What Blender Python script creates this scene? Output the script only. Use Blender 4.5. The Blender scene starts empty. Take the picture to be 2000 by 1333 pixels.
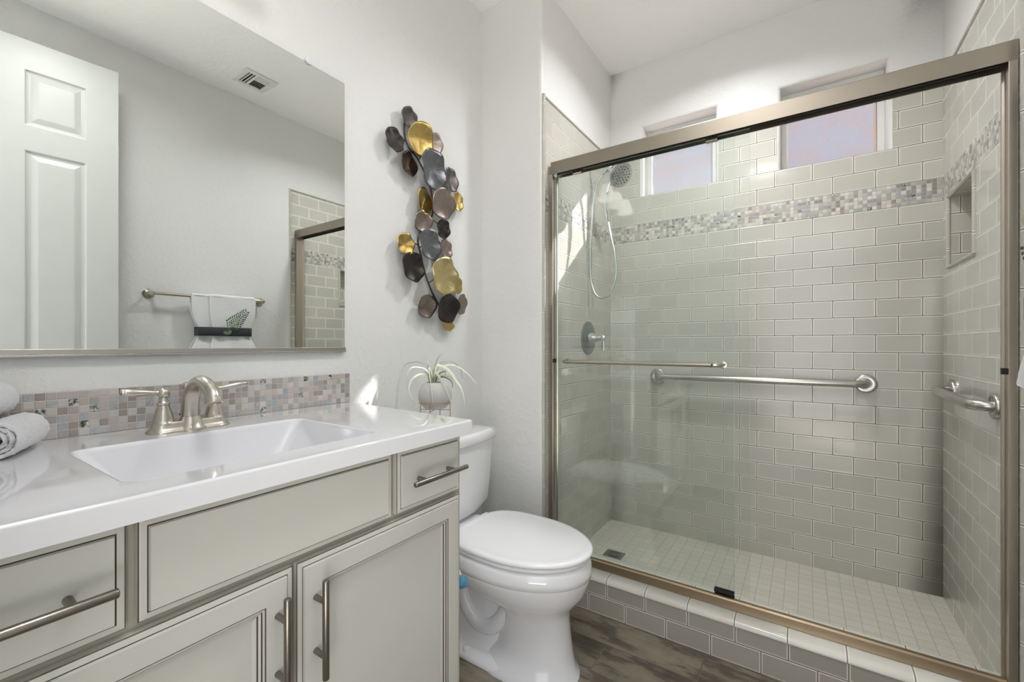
import bpy, bmesh, math, random
from math import pi, sin, cos, radians
from mathutils import Vector, Matrix

scene = bpy.context.scene
random.seed(7)

# ------------------------------------------------------------------ camera
cam_d = bpy.data.cameras.new('camera')
cam = bpy.data.objects.new('camera', cam_d)
scene.collection.objects.link(cam)
cam_d.sensor_width = 36.0
cam_d.lens = 847.7 / 2000 * 36.0
cam_d.shift_y = (672.9 - 666.5) / 2000
cam_d.clip_start = 0.02
cam.location = (1.272, 0.0, 1.085)
cam.rotation_euler = (pi / 2, 0, radians(33.93))
scene.camera = cam

# ------------------------------------------------------------------ view, world, sun, lamps
vs = scene.view_settings
vs.view_transform = 'Standard'
vs.look = 'None'
vs.gamma = 1
vs.use_curve_mapping = False
vs.exposure = 0.48
scene.cycles.use_denoising = True
scene.cycles.max_bounces = 16
scene.cycles.diffuse_bounces = 10
scene.cycles.glossy_bounces = 6
scene.cycles.transparent_max_bounces = 24
scene.cycles.transmission_bounces = 8
scene.cycles.caustics_reflective = False
scene.cycles.caustics_refractive = False
scene.cycles.sample_clamp_indirect = 8.0

world = bpy.data.worlds.new('daylight')
scene.world = world
world.use_nodes = True
wbg = world.node_tree.nodes['Background']
wbg.inputs[0].default_value = (0.94, 0.97, 1.03, 1)
wbg.inputs[1].default_value = 1.65

sun_d = bpy.data.lights.new('sun', 'SUN')
sun = bpy.data.objects.new('sun', sun_d)
scene.collection.objects.link(sun)
sun_d.energy = 46.0
sun_d.angle = radians(0.9)
sun_d.color = (1.0, 0.985, 0.96)
sun.location = (3, 6, 6)
sun.rotation_euler = Vector((-0.53, -1.0, -0.84)).to_track_quat('-Z', 'Y').to_euler()

def area(name, loc, direction, sx, sy, energy, color=(1, 1, 1), shape='RECTANGLE', spread=180):
    d = bpy.data.lights.new(name, 'AREA')
    d.spread = radians(spread)
    d.shape = shape
    d.size = sx
    if shape == 'RECTANGLE':
        d.size_y = sy
    d.energy = energy
    d.color = color
    o = bpy.data.objects.new(name, d)
    scene.collection.objects.link(o)
    o.location = loc
    o.rotation_euler = Vector(direction).to_track_quat('-Z', 'Y').to_euler()
    return o

area('shower_fill_lamp', (0.96, 1.87, 2.645), (0, 0, -1), 0.13, 0, 7.5, (0.985, 0.99, 1.0), 'DISK', 145)  # added lamp: lights the shower and throws the wall art's shadow
area('room_fill_lamp', (1.00, 0.42, 2.635), (0, 0, -1), 0.34, 0, 5.5, (0.985, 0.99, 1.0), 'DISK', 160)  # added lamp, out of view, for softer fill in the room

# ------------------------------------------------------------------ mesh helpers
def link(o, parent=None):
    scene.collection.objects.link(o)
    if parent is not None:
        o.parent = parent
        o.matrix_parent_inverse = parent.matrix_world.inverted() if False else Matrix.Translation(-parent.location)
    return o

def tag(o, label=None, cat=None, group=None, kind=None):
    if label: o['label'] = label
    if cat: o['category'] = cat
    if group: o['group'] = group
    if kind: o['kind'] = kind
    return o

def empty(name, loc, label=None, cat=None, group=None):
    o = bpy.data.objects.new(name, None)
    o.empty_display_size = 0.05
    o.location = loc
    scene.collection.objects.link(o)
    return tag(o, label, cat, group)

class MB:
    """collects vertices and faces in world coordinates"""
    def __init__(s):
        s.v = []; s.f = []; s.m = []
    def add(s, vs, fs, mi=0):
        n = len(s.v)
        s.v += [tuple(q) for q in vs]
        for f in fs:
            s.f.append(tuple(i + n for i in f)); s.m.append(mi)
        return s
    def box(s, x0, x1, y0, y1, z0, z1, mi=0):
        vs = [(x, y, z) for x in (x0, x1) for y in (y0, y1) for z in (z0, z1)]
        return s.add(vs, [(0, 1, 3, 2), (4, 6, 7, 5), (0, 4, 5, 1), (2, 3, 7, 6), (0, 2, 6, 4), (1, 5, 7, 3)], mi)
    def quad(s, a, b, c, d, mi=0):
        return s.add([a, b, c, d], [(0, 1, 2, 3)], mi)
    def loft(s, rings, mi=0, cap0=True, cap1=True, closed=True, mis=None):
        n = len(rings[0]); vs = [p for r in rings for p in r]; base = len(s.v)
        s.v += [tuple(q) for q in vs]
        for k in range(len(rings) - 1):
            m = mis[k] if mis else mi
            for i in range(n if closed else n - 1):
                j = (i + 1) % n
                s.f.append((base + k * n + i, base + k * n + j, base + (k + 1) * n + j, base + (k + 1) * n + i)); s.m.append(m)
        if cap0: s.f.append(tuple(base + i for i in reversed(range(n)))); s.m.append(mis[0] if mis else mi)
        if cap1: s.f.append(tuple(base + (len(rings) - 1) * n + i for i in range(n))); s.m.append(mis[-1] if mis else mi)
        return s
    def tube(s, pts, rad, seg=16, mi=0, caps=True, flat=1.0, up=None):
        pts = [Vector(p) for p in pts]
        n = len(pts)
        rads = rad if isinstance(rad, (list, tuple)) else [rad] * n
        rings = []
        t = (pts[1] - pts[0]).normalized()
        ref = Vector(up) if up else (Vector((0, 0, 1)) if abs(t.z) < 0.9 else Vector((1, 0, 0)))
        nrm = (ref - t * ref.dot(t)).normalized()
        for i in range(n):
            if i == 0: t = pts[1] - pts[0]
            elif i == n - 1: t = pts[-1] - pts[-2]
            else: t = (pts[i + 1] - pts[i]).normalized() + (pts[i] - pts[i - 1]).normalized()
            t.normalize()
            nrm = (nrm - t * nrm.dot(t)).normalized()
            b = t.cross(nrm)
            rings.append([pts[i] + (nrm * cos(a) * flat + b * sin(a)) * rads[i] for a in [2 * pi * k / seg for k in range(seg)]])
        return s.loft(rings, mi, caps, caps)
    def lathe(s, origin, axis, prof, seg=32, mi=0, mis=None):
        """prof: (distance along axis, radius)"""
        o = Vector(origin); ax = Vector(axis).normalized()
        ref = Vector((0, 0, 1)) if abs(ax.z) < 0.9 else Vector((1, 0, 0))
        a = (ref - ax * ref.dot(ax)).normalized(); b = ax.cross(a)
        rings = [[o + ax * h + (a * cos(t) + b * sin(t)) * max(r, 1e-5) for t in [2 * pi * k / seg for k in range(seg)]] for h, r in prof]
        return s.loft(rings, mi, True, True, mis=mis)
    def build(s, name, mats, parent=None, smooth=None, bevel=0, seg=2, weld=True, subsurf=0, wn=False):
        me = bpy.data.meshes.new(name)
        v = s.v
        if parent is not None:
            l = parent.location
            v = [(p[0] - l.x, p[1] - l.y, p[2] - l.z) for p in s.v]
        me.from_pydata(v, [], s.f)
        if not isinstance(mats, (list, tuple)): mats = [mats]
        for m in mats: me.materials.append(m)
        for p, mi in zip(me.polygons, s.m): p.material_index = mi
        bm = bmesh.new(); bm.from_mesh(me)
        if weld: bmesh.ops.remove_doubles(bm, verts=bm.verts, dist=2e-5)
        bmesh.ops.recalc_face_normals(bm, faces=bm.faces)
        bm.to_mesh(me); bm.free()
        o = bpy.data.objects.new(name, me)
        scene.collection.objects.link(o)
        if parent is not None: o.parent = parent
        if smooth:
            me.shade_smooth()
            me.set_sharp_from_angle(angle=radians(smooth))
        if bevel:
            b = o.modifiers.new('bevel', 'BEVEL'); b.width = bevel; b.segments = seg; b.limit_method = 'ANGLE'; b.angle_limit = radians(40)
            b.harden_normals = False
        if wn:
            q = o.modifiers.new('weighted normals', 'WEIGHTED_NORMAL'); q.keep_sharp = True; q.weight = 100
        if subsurf:
            b = o.modifiers.new('subsurf', 'SUBSURF'); b.levels = subsurf; b.render_levels = subsurf
        return o

def smooth_path(pts, k=6):
    """Catmull-Rom through the points"""
    P = [Vector(p) for p in pts]
    P = [P[0] * 2 - P[1]] + P + [P[-1] * 2 - P[-2]]
    out = []
    for i in range(1, len(P) - 2):
        a, b, c, d = P[i - 1], P[i], P[i + 1], P[i + 2]
        for j in range(k):
            t = j / k
            out.append(0.5 * ((2 * b) + (c - a) * t + (2 * a - 5 * b + 4 * c - d) * t * t + (3 * b - a - 3 * c + d) * t ** 3))
    out.append(P[-2])
    return out

def copy_tree(o, dloc, label=None, parent=None):
    c = o.copy(); scene.collection.objects.link(c)
    if parent is None:
        c.location = Vector(o.location) + Vector(dloc)
        if label: c['label'] = label
    else:
        c.parent = parent
    for ch in list(o.children): copy_tree(ch, dloc, None, c)
    return c

def fuzz(o, size=0.006, strength=0.003, levels=1):
    """terry pile: real bumps on the surface"""
    q = o.modifiers.new('subsurf', 'SUBSURF'); q.levels = levels; q.render_levels = levels
    tx = bpy.data.textures.new('terry', 'CLOUDS'); tx.noise_scale = size; tx.noise_depth = 2
    d = o.modifiers.new('pile', 'DISPLACE'); d.texture = tx; d.strength = strength; d.mid_level = 0.5; d.texture_coords = 'LOCAL'
    return o

# ------------------------------------------------------------------ materials
def s2l(c):
    return tuple((x / 255 / 12.92) if x / 255 <= 0.04045 else ((x / 255 + 0.055) / 1.055) ** 2.4 for x in c) + (1,)

class NT:
    """short hand for building shader nodes"""
    def __init__(s, name):
        s.mat = bpy.data.materials.new(name); s.mat.use_nodes = True
        s.t = s.mat.node_tree; s.n = s.t.nodes; s.l = s.t.links
        s.bsdf = s.n['Principled BSDF']; s.out = s.n['Material Output']
    def node(s, kind, **kw):
        n = s.n.new(kind)
        for k, v in kw.items(): setattr(n, k, v)
        return n
    def set(s, sock, val):
        if hasattr(val, 'is_output') or isinstance(val, bpy.types.NodeSocket): s.l.new(val, sock)
        else: sock.default_value = val
    def m(s, op, a, b=0.0, c=None):
        n = s.node('ShaderNodeMath', operation=op)
        s.set(n.inputs[0], a); s.set(n.inputs[1], b)
        if c is not None: s.set(n.inputs[2], c)
        return n.outputs[0]
    def coords(s):
        tc = s.node('ShaderNodeTexCoord')
        return tc.outputs['Object']
    def xyz(s, vec):
        n = s.node('ShaderNodeSeparateXYZ'); s.l.new(vec, n.inputs[0]); return n.outputs
    def comb(s, x, y, z=0.0):
        n = s.node('ShaderNodeCombineXYZ')
        for i, q in enumerate((x, y, z)): s.set(n.inputs[i], q)
        return n.outputs[0]
    def noise(s, vec, scale, detail=3, rough=0.5, out='Fac'):
        n = s.node('ShaderNodeTexNoise'); n.inputs['Scale'].default_value = scale
        n.inputs['Detail'].default_value = detail; n.inputs['Roughness'].default_value = rough
        if vec is not None: s.l.new(vec, n.inputs['Vector'])
        return n.outputs[out]
    def white(s, vec):
        n = s.node('ShaderNodeTexWhiteNoise', noise_dimensions='3D'); s.l.new(vec, n.inputs['Vector']); return n.outputs
    def ramp(s, fac, stops, interp='LINEAR'):
        n = s.node('ShaderNodeValToRGB'); r = n.color_ramp; r.interpolation = interp
        while len(r.elements) < len(stops): r.elements.new(0.5)
        for e, (p, c) in zip(r.elements, stops): e.position = p; e.color = c
        s.l.new(fac, n.inputs[0]); return n.outputs[0]
    def mix(s, fac, a, b):
        n = s.node('ShaderNodeMix', data_type='RGBA')
        s.set(n.inputs[0], fac); s.set(n.inputs[6], a); s.set(n.inputs[7], b); return n.outputs[2]
    def step(s, x, a, b):
        n = s.node('ShaderNodeMapRange', interpolation_type='SMOOTHSTEP')
        s.set(n.inputs[0], x); n.inputs[1].default_value = a; n.inputs[2].default_value = b; return n.outputs[0]
    def bump(s, h, strength=0.3, dist=0.002, normal=None):
        n = s.node('ShaderNodeBump'); n.inputs['Strength'].default_value = strength; n.inputs['Distance'].default_value = dist
        s.l.new(h, n.inputs['Height'])
        if normal is not None: s.l.new(normal, n.inputs['Normal'])
        return n.outputs[0]
    def P(s, **kw):
        names = {'color': 'Base Color', 'rough': 'Roughness', 'metal': 'Metallic', 'normal': 'Normal', 'coat': 'Coat Weight', 'coat_rough': 'Coat Roughness',
                 'spec': 'Specular IOR Level', 'trans': 'Transmission Weight', 'aniso': 'Anisotropic', 'sheen': 'Sheen Weight', 'sss': 'Subsurface Weight',
                 'emit': 'Emission Color', 'emit_s': 'Emission Strength', 'ior': 'IOR', 'alpha': 'Alpha'}
        for k, v in kw.items(): s.set(s.bsdf.inputs[names[k]], v)
        return s.mat

def simple(name, rgb, rough=0.5, metal=0.0, var=0.03, **kw):
    t = NT(name)
    c = s2l(rgb)
    d = tuple(q * (1 - var * 2) for q in c[:3]) + (1,)
    f = t.noise(t.coords(), 18, 3)
    return t.P(color=t.mix(f, d, c), rough=rough, metal=metal, **kw)

def plaster(name, rgb, bump=0.35):
    t = NT(name); co = t.coords()
    n1 = t.noise(co, 38, 5, 0.55); n2 = t.noise(co, 9, 2)
    h = t.m('ADD', t.step(n1, 0.46, 0.62), t.m('MULTIPLY', n2, 0.5))
    c = s2l(rgb); d = tuple(q * 0.97 for q in c[:3]) + (1,)
    return t.P(color=t.mix(n2, d, c), rough=0.42, spec=0.35, normal=t.bump(h, bump, 0.0016))

def tile_mat(name, axis, W, Pz, u0, v0, base=(193, 191, 182), cap=False, coat=0.2, grout_c=(124, 116, 102)):
    """running-bond glazed tile; u runs along `axis`, v is z (or the second horizontal axis for caps)"""
    t = NT(name); x = t.xyz(t.coords())
    u = x[axis]; v = x[1] if cap else x[2]
    vv = t.m('DIVIDE', t.m('SUBTRACT', v, v0), Pz)
    r = t.m('FLOOR', vv); fr = t.m('SUBTRACT', vv, r)
    par = t.m('MULTIPLY', t.m('FLOORED_MODULO', r, 2.0), 0.5)
    ss = t.m('ADD', t.m('DIVIDE', t.m('SUBTRACT', u, u0), W), par)
    c = t.m('FLOOR', ss); fc = t.m('SUBTRACT', ss, c)
    dx = t.m('MULTIPLY', t.m('SUBTRACT', 0.5, t.m('ABSOLUTE', t.m('SUBTRACT', fc, 0.5))), W)
    dz = t.m('MULTIPLY', t.m('SUBTRACT', 0.5, t.m('ABSOLUTE', t.m('SUBTRACT', fr, 0.5))), Pz)
    d = t.m('MINIMUM', dx, dz)
    cell = t.comb(c, r, 3.7)
    w = t.white(cell)
    # bevelled, pillowy face with a slightly raised rim, paled to paint in its edge highlight
    h = t.m('ADD', t.step(d, 0.0010, 0.0030), t.m('MULTIPLY', t.step(d, 0.0045, 0.011), -0.35))
    grout = t.m('SUBTRACT', 1.0, t.step(d, 0.0011, 0.0017))
    rim = t.m('MULTIPLY', t.step(d, 0.0014, 0.0020), t.m('SUBTRACT', 1.0, t.step(d, 0.0036, 0.0060)))
    b = s2l(base); lo = tuple(q * 0.93 for q in b[:3]) + (1,); hi = tuple(min(1, q * 1.06) for q in b[:3]) + (1,)
    craze = t.noise(t.comb(u, v, 0.0), 14, 3)
    col = t.mix(w[0], lo, hi)
    col = t.mix(t.m('MULTIPLY', craze, 0.25), col, tuple(q * 0.88 for q in b[:3]) + (1,))
    col = t.mix(t.m('MULTIPLY', rim, 0.72), col, s2l((240, 237, 228)))
    col = t.mix(grout, col, s2l(grout_c))
    # each tile sits at its own tiny tilt
    tilt = t.m('MULTIPLY', t.m('MULTIPLY', t.m('SUBTRACT', w[0], 0.5), t.m('SUBTRACT', fc, 0.5)), 0.8)
    wav = t.m('MULTIPLY', t.noise(t.comb(u, v, 1.3), 11, 2), 0.5)
    hh = t.m('ADD', t.m('ADD', h, tilt), wav)
    rough = t.m('ADD', 0.20, t.m('MULTIPLY', grout, 0.5))
    return t.P(color=col, rough=rough, spec=0.5, coat=coat, coat_rough=0.06, normal=t.bump(hh, 0.55, 0.0014))

def mosaic_mat(name, axis, u0, v0, S=0.0159, pal=0):
    t = NT(name); x = t.xyz(t.coords())
    u = t.m('DIVIDE', t.m('SUBTRACT', x[axis], u0), S); v = t.m('DIVIDE', t.m('SUBTRACT', x[2], v0), S)
    cu = t.m('FLOOR', u); cv = t.m('FLOOR', v)
    fu = t.m('SUBTRACT', u, cu); fv = t.m('SUBTRACT', v, cv)
    dx = t.m('SUBTRACT', 0.5, t.m('ABSOLUTE', t.m('SUBTRACT', fu, 0.5))); dz = t.m('SUBTRACT', 0.5, t.m('ABSOLUTE', t.m('SUBTRACT', fv, 0.5)))
    d = t.m('MULTIPLY', t.m('MINIMUM', dx, dz), S)
    cell = t.comb(cu, cv, axis + 2.5); w = t.white(cell)
    w2 = t.white(t.comb(cv, cu, 9.1))
    P = [(208, 203, 194), (188, 183, 174), (220, 217, 210), (170, 166, 158), (202, 197, 188), (152, 150, 144), (214, 210, 202), (184, 180, 172), (142, 136, 130)] if pal else [(178, 171, 165), (190, 184, 177), (164, 156, 151), (184, 176, 170), (200, 196, 190), (160, 158, 158), (178, 169, 163), (192, 189, 186), (148, 139, 133)]
    stops = [(i / len(P), s2l(c)) for i, c in enumerate(P)]
    stone = t.ramp(w[0], stops, 'CONSTANT')
    veins = t.noise(t.comb(t.m('MULTIPLY', u, 0.6), t.m('MULTIPLY', v, 2.4), 0.0), 1.6, 4, 0.65)
    stone = t.mix(t.m('MULTIPLY', veins, 0.3), stone, s2l((160, 152, 146)))
    isg = t.m('LESS_THAN', w2[0], 0.22)
    isd = t.m('LESS_THAN', w2[0], 0.045)
    swirl = t.noise(t.comb(u, v, 4.0), 2.4, 3, 0.6)
    glassc = t.mix(swirl, s2l((138, 140, 142)), s2l((206, 209, 211)))
    darkc = t.ramp(swirl, [(0.36, s2l((58, 60, 58))), (0.48, s2l((128, 128, 122))), (0.58, s2l((214, 216, 210)))])
    col = t.mix(isg, stone, glassc); col = t.mix(isd, col, darkc)
    grout = t.m('SUBTRACT', 1.0, t.step(d, 0.0004, 0.0009))
    col = t.mix(grout, col, s2l((186, 182, 176)))
    rough = t.m('ADD', t.m('SUBTRACT', 0.42, t.m('MULTIPLY', isg, 0.36)), t.m('MULTIPLY', grout, 0.3))
    tilt = t.m('MULTIPLY', t.m('MULTIPLY', t.m('SUBTRACT', w[0], 0.5), t.m('SUBTRACT', fv, 0.5)), 1.2)
    h = t.m('ADD', t.step(d, 0.0004, 0.0016), tilt)
    h = t.m('ADD', h, t.m('MULTIPLY', t.m('MULTIPLY', isg, swirl), 0.6))
    return t.P(color=col, rough=rough, metal=t.m('MULTIPLY', isg, 0.2), spec=0.5, normal=t.bump(h, 0.6, 0.0009))

def metal(name, rgb, rough=0.28, brushed=None, coat=0.0):
    t = NT(name); co = t.coords()
    if brushed is not None:
        mp = t.node('ShaderNodeMapping'); t.l.new(co, mp.inputs[0]); mp.inputs['Scale'].default_value = brushed
        n = t.noise(mp.outputs[0], 60, 2)
    else:
        n = t.noise(co, 30, 2)
    c = s2l(rgb)
    return t.P(color=t.mix(n, tuple(q * 0.95 for q in c[:3]) + (1,), c), metal=1.0, rough=t.m('ADD', rough - 0.01, t.m('MULTIPLY', n, 0.02)), coat=coat)

def glass_mat(name, tint, edge=False, refl=1.0):
    """thin clear pane: fresnel reflection over a tinted see-through sheet"""
    t = NT(name); t.n.remove(t.bsdf)
    tr = t.node('ShaderNodeBsdfTransparent'); tr.inputs[0].default_value = tint
    gl = t.node('ShaderNodeBsdfGlossy'); gl.inputs['Roughness'].default_value = 0.0
    f = t.node('ShaderNodeFresnel'); f.inputs[0].default_value = 1.5
    geo = t.node('ShaderNodeNewGeometry')
    # the back side of a pane reflects as its front does
    front = t.m('MULTIPLY', f.outputs[0], refl)
    mx = t.node('ShaderNodeMixShader')
    fr = t.node('ShaderNodeLayerWeight'); fr.inputs[0].default_value = 0.5
    sch = t.m('ADD', 0.04, t.m('MULTIPLY', 0.96, t.m('POWER', fr.outputs['Facing'], 5.0)))
    t.l.new(t.m('MULTIPLY', sch, refl), mx.inputs[0])
    t.l.new(tr.outputs[0], mx.inputs[1]); t.l.new(gl.outputs[0], mx.inputs[2])
    t.l.new(mx.outputs[0], t.out.inputs[0])
    t.n.remove(f); t.n.remove(geo)
    return t.mat

# ------------------------------------------------------------------ material list
WALLC = (224, 224, 222)
M = {}
M['wall'] = plaster('wall_paint', WALLC)
M['ceiling'] = plaster('ceiling_paint', (246, 246, 246), 0.25)
M['white_trim'] = simple('white_trim_paint', (226, 226, 223), 0.35)
M['door'] = simple('white_door_paint', (204, 206, 201), 0.38)
PT, PB = 0.0778, 0.5816
M['tile_back'] = tile_mat('glazed_tile_back', 0, 0.1507, PT, 1.2294, PB)
M['tile_back_up'] = tile_mat('glazed_tile_back_upper', 0, 0.1507, PT, 1.2294, 1.767)
M['tile_right'] = tile_mat('glazed_tile_right', 1, 0.149, PT, 2.082, PB, coat=0.6, grout_c=(206, 204, 196))  # grout paled on both right-wall tiles to paint in its grazing brightness
M['tile_right_up'] = tile_mat('glazed_tile_right_upper', 1, 0.149, PT, 2.025, 1.767, coat=0.6, grout_c=(206, 204, 196))
M['tile_left'] = tile_mat('glazed_tile_left', 1, 0.152, PT, 2.096, PB)
M['tile_left_up'] = tile_mat('glazed_tile_left_upper', 1, 0.152, PT, 1.813, 2.096 - PT * 6)
M['tile_curb'] = tile_mat('glazed_tile_curb', 0, 0.1525, 0.074, 0.697, 0.0, base=(172, 167, 157))
M['tile_trim_x'] = tile_mat('glazed_trim_along_curb', 0, 0.152, 3.0, 0.62, -1.0, base=(218, 215, 205))
M['tile_trim_y'] = tile_mat('glazed_trim_wall', 2, 0.152, 3.0, 0.62, -1.0, base=(186, 183, 172), cap=True)
M['mosaic_x'] = mosaic_mat('stone_glass_mosaic_back', 0, 0.326, 1.6713, pal=1)
M['mosaic_y'] = mosaic_mat('stone_glass_mosaic_side', 1, 0.0, 1.6713, pal=1)
M['mosaic_splash'] = mosaic_mat('stone_glass_mosaic_splash', 1, 0.9, 0.8925)

def floor_mat():
    t = NT('wood_look_plank_tile'); x = t.xyz(t.coords())
    Wp, Lp = 0.1455, 0.61
    vv = t.m('DIVIDE', t.m('SUBTRACT', x[1], 1.345), Wp); r = t.m('FLOOR', vv); fr = t.m('SUBTRACT', vv, r)
    par = t.m('MULTIPLY', t.m('FLOORED_MODULO', r, 2.0), 0.5)
    ss = t.m('ADD', t.m('DIVIDE', t.m('SUBTRACT', x[0], 0.682), Lp), par); c = t.m('FLOOR', ss); fc = t.m('SUBTRACT', ss, c)
    dx = t.m('MULTIPLY', t.m('SUBTRACT', 0.5, t.m('ABSOLUTE', t.m('SUBTRACT', fc, 0.5))), Lp)
    dz = t.m('MULTIPLY', t.m('SUBTRACT', 0.5, t.m('ABSOLUTE', t.m('SUBTRACT', fr, 0.5))), Wp)
    d = t.m('MINIMUM', dx, dz)
    w = t.white(t.comb(c, r, 0.3))
    off = t.m('MULTIPLY', w[0], 7.0)
    grain = t.noise(t.comb(t.m('MULTIPLY', x[0], 3.0), t.m('MULTIPLY', x[1], 40.0), off), 2.2, 6, 0.62)
    blotch = t.noise(t.comb(t.m('MULTIPLY', x[0], 5.0), t.m('MULTIPLY', x[1], 12.0), off), 1.1, 5, 0.6)
    fine = t.noise(t.comb(x[0], x[1], off), 160, 4, 0.7)
    blotch = t.m('ADD', t.m('MULTIPLY', blotch, 0.75), t.m('MULTIPLY', grain, 0.25))
    base = t.ramp(blotch, [(0.36, s2l((88, 82, 74))), (0.46, s2l((114, 105, 94))), (0.51, s2l((158, 147, 130))), (0.62, s2l((178, 165, 147)))])
    col = t.mix(t.m('MULTIPLY', grain, 0.55), base, s2l((88, 80, 68)))
    col = t.mix(t.m('MULTIPLY', t.step(fine, 0.62, 0.74), 0.45), col, s2l((158, 152, 142)))
    col = t.mix(t.m('MULTIPLY', w[0], 0.25), col, s2l((56, 52, 48)))
    gr = t.m('SUBTRACT', 1.0, t.step(d, 0.0014, 0.0022))
    col = t.mix(gr, col, s2l((112, 104, 92)))
    h = t.m('ADD', t.step(d, 0.0008, 0.003), t.m('MULTIPLY', grain, 0.4))
    return t.P(color=col, rough=t.m('ADD', 0.34, t.m('MULTIPLY', blotch, 0.2)), spec=0.4, normal=t.bump(h, 0.4, 0.001))
M['floor'] = floor_mat()

def pan_mat():
    t = NT('speckled_square_tile'); x = t.xyz(t.coords())
    S = 0.0492
    u = t.m('DIVIDE', t.m('SUBTRACT', x[0], 1.548), S); v = t.m('DIVIDE', t.m('SUBTRACT', x[1], 2.45), S)
    fu = t.m('FRACT', u); fv = t.m('FRACT', v)
    dx = t.m('SUBTRACT', 0.5, t.m('ABSOLUTE', t.m('SUBTRACT', fu, 0.5))); dz = t.m('SUBTRACT', 0.5, t.m('ABSOLUTE', t.m('SUBTRACT', fv, 0.5)))
    d = t.m('MULTIPLY', t.m('MINIMUM', dx, dz), S)
    sp = t.noise(t.comb(x[0], x[1], 0.0), 330, 3, 0.7)
    w = t.white(t.comb(t.m('FLOOR', u), t.m('FLOOR', v), 0.0))
    col = t.ramp(sp, [(0.3, s2l((172, 168, 157))), (0.55, s2l((210, 207, 197))), (0.75, s2l((228, 226, 218)))])
    col = t.mix(t.m('MULTIPLY', w[0], 0.12), col, s2l((140, 136, 124)))
    gr = t.m('SUBTRACT', 1.0, t.step(d, 0.0008, 0.0016))
    col = t.mix(gr, col, s2l((172, 165, 153)))
    return t.P(color=col, rough=0.5, normal=t.bump(t.step(d, 0.0008, 0.003), 0.4, 0.001))
M['pan'] = pan_mat()

M['nickel'] = metal('brushed_nickel_warm', (200, 192, 178), 0.26)
M['nickel_faucet'] = metal('brushed_nickel_faucet', (204, 198, 188), 0.27)
M['steel'] = metal('brushed_steel', (190, 186, 180), 0.27)
M['pull'] = metal('stainless_bar_pull', (142, 136, 128), 0.30)
M['chrome'] = metal('chrome', (225, 228, 230), 0.10)
M['frame_metal'] = metal('satin_nickel_door_frame', (158, 149, 136), 0.38)
M['jamb_metal_lightened'] = metal('satin_nickel_lightened', (190, 181, 168), 0.34)  # header nickel, lightened on the jambs to stand in for reflected light
M['track_metal'] = metal('champagne_track', (166, 148, 124), 0.34)
M['black'] = simple('black_rubber', (22, 22, 22), 0.5)
M['cabinet'] = simple('cabinet_paint', (200, 199, 192), 0.38, var=0.012)
M['glaze'] = simple('brown_glaze_line', (96, 84, 72), 0.5)
M['cabinet_dark'] = simple('cabinet_inside_frame', (168, 165, 152), 0.45)
M['counter'] = simple('cultured_marble', (228, 228, 232), 0.05, var=0.006, coat=1.0, coat_rough=0.0)
M['porcelain'] = simple('porcelain', (236, 236, 239), 0.06, var=0.004, coat=0.6, coat_rough=0.03)
M['seat_plastic'] = simple('seat_plastic', (238, 238, 240), 0.14, var=0.004)
M['glass'] = glass_mat('shower_glass', (0.984, 0.998, 0.990, 1), refl=1.3)
t = NT('glass_edge'); M['glass_edge'] = t.P(color=s2l((214, 234, 226)), rough=0.1, alpha=0.8, spec=0.8)

def pane_mat():
    t = NT('frosted_window_glass'); t.n.remove(t.bsdf)
    co = t.coords()
    n = t.noise(co, 9, 3); f = t.noise(co, 420, 2)
    col = t.mix(t.step(n, 0.35, 0.65), (0.055, 0.050, 0.055, 1), (0.060, 0.060, 0.068, 1))
    col = t.mix(t.m('MULTIPLY', f, 0.35), col, (0.040, 0.038, 0.043, 1))
    tl = t.node('ShaderNodeBsdfTranslucent'); t.l.new(col, tl.inputs[0])
    tr = t.node('ShaderNodeBsdfTransparent'); t.l.new(t.mix(t.m('MULTIPLY', f, 0.6), t.mix(t.step(n, 0.35, 0.65), (0.78, 0.72, 0.725, 1), (0.745, 0.74, 0.78, 1)), (0.56, 0.53, 0.55, 1)), tr.inputs[0])
    df = t.node('ShaderNodeBsdfDiffuse'); t.l.new(col, df.inputs[0])
    m0 = t.node('ShaderNodeMixShader'); m0.inputs[0].default_value = 0.2
    t.l.new(tl.outputs[0], m0.inputs[1]); t.l.new(df.outputs[0], m0.inputs[2])
    m1 = t.node('ShaderNodeMixShader'); m1.inputs[0].default_value = 0.70
    t.l.new(m0.outputs[0], m1.inputs[1]); t.l.new(tr.outputs[0], m1.inputs[2])
    t.l.new(m1.outputs[0], t.out.inputs[0])
    return t.mat
M['pane'] = pane_mat()
t = NT('mirror_silver'); M['mirror'] = t.P(color=(0.86, 0.885, 0.865, 1), metal=1.0, rough=0.0)
M['mirror_edge'] = simple('mirror_edge', (112, 116, 112), 0.3)
M['channel'] = metal('mirror_channel', (206, 202, 196), 0.25)

def towel_mat(name='white_terry', scale=520):
    t = NT(name); co = t.coords()
    n = t.noise(co, scale, 3, 0.7); m2 = t.noise(co, 60, 3)
    h = t.m('ADD', n, t.m('MULTIPLY', m2, 0.8))
    return t.P(color=t.mix(n, s2l((226, 226, 228)), s2l((244, 244, 246))), rough=0.95, spec=0.1, sheen=0.3, normal=t.bump(h, 0.9, 0.003))
M['towel'] = towel_mat()
M['ribbon'] = simple('charcoal_ribbon', (46, 48, 54), 0.6)
M['sprig'] = simple('green_sprig', (104, 134, 92), 0.6)
M['sprig_dark'] = simple('dark_sprig_bud', (50, 66, 48), 0.6)

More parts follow.
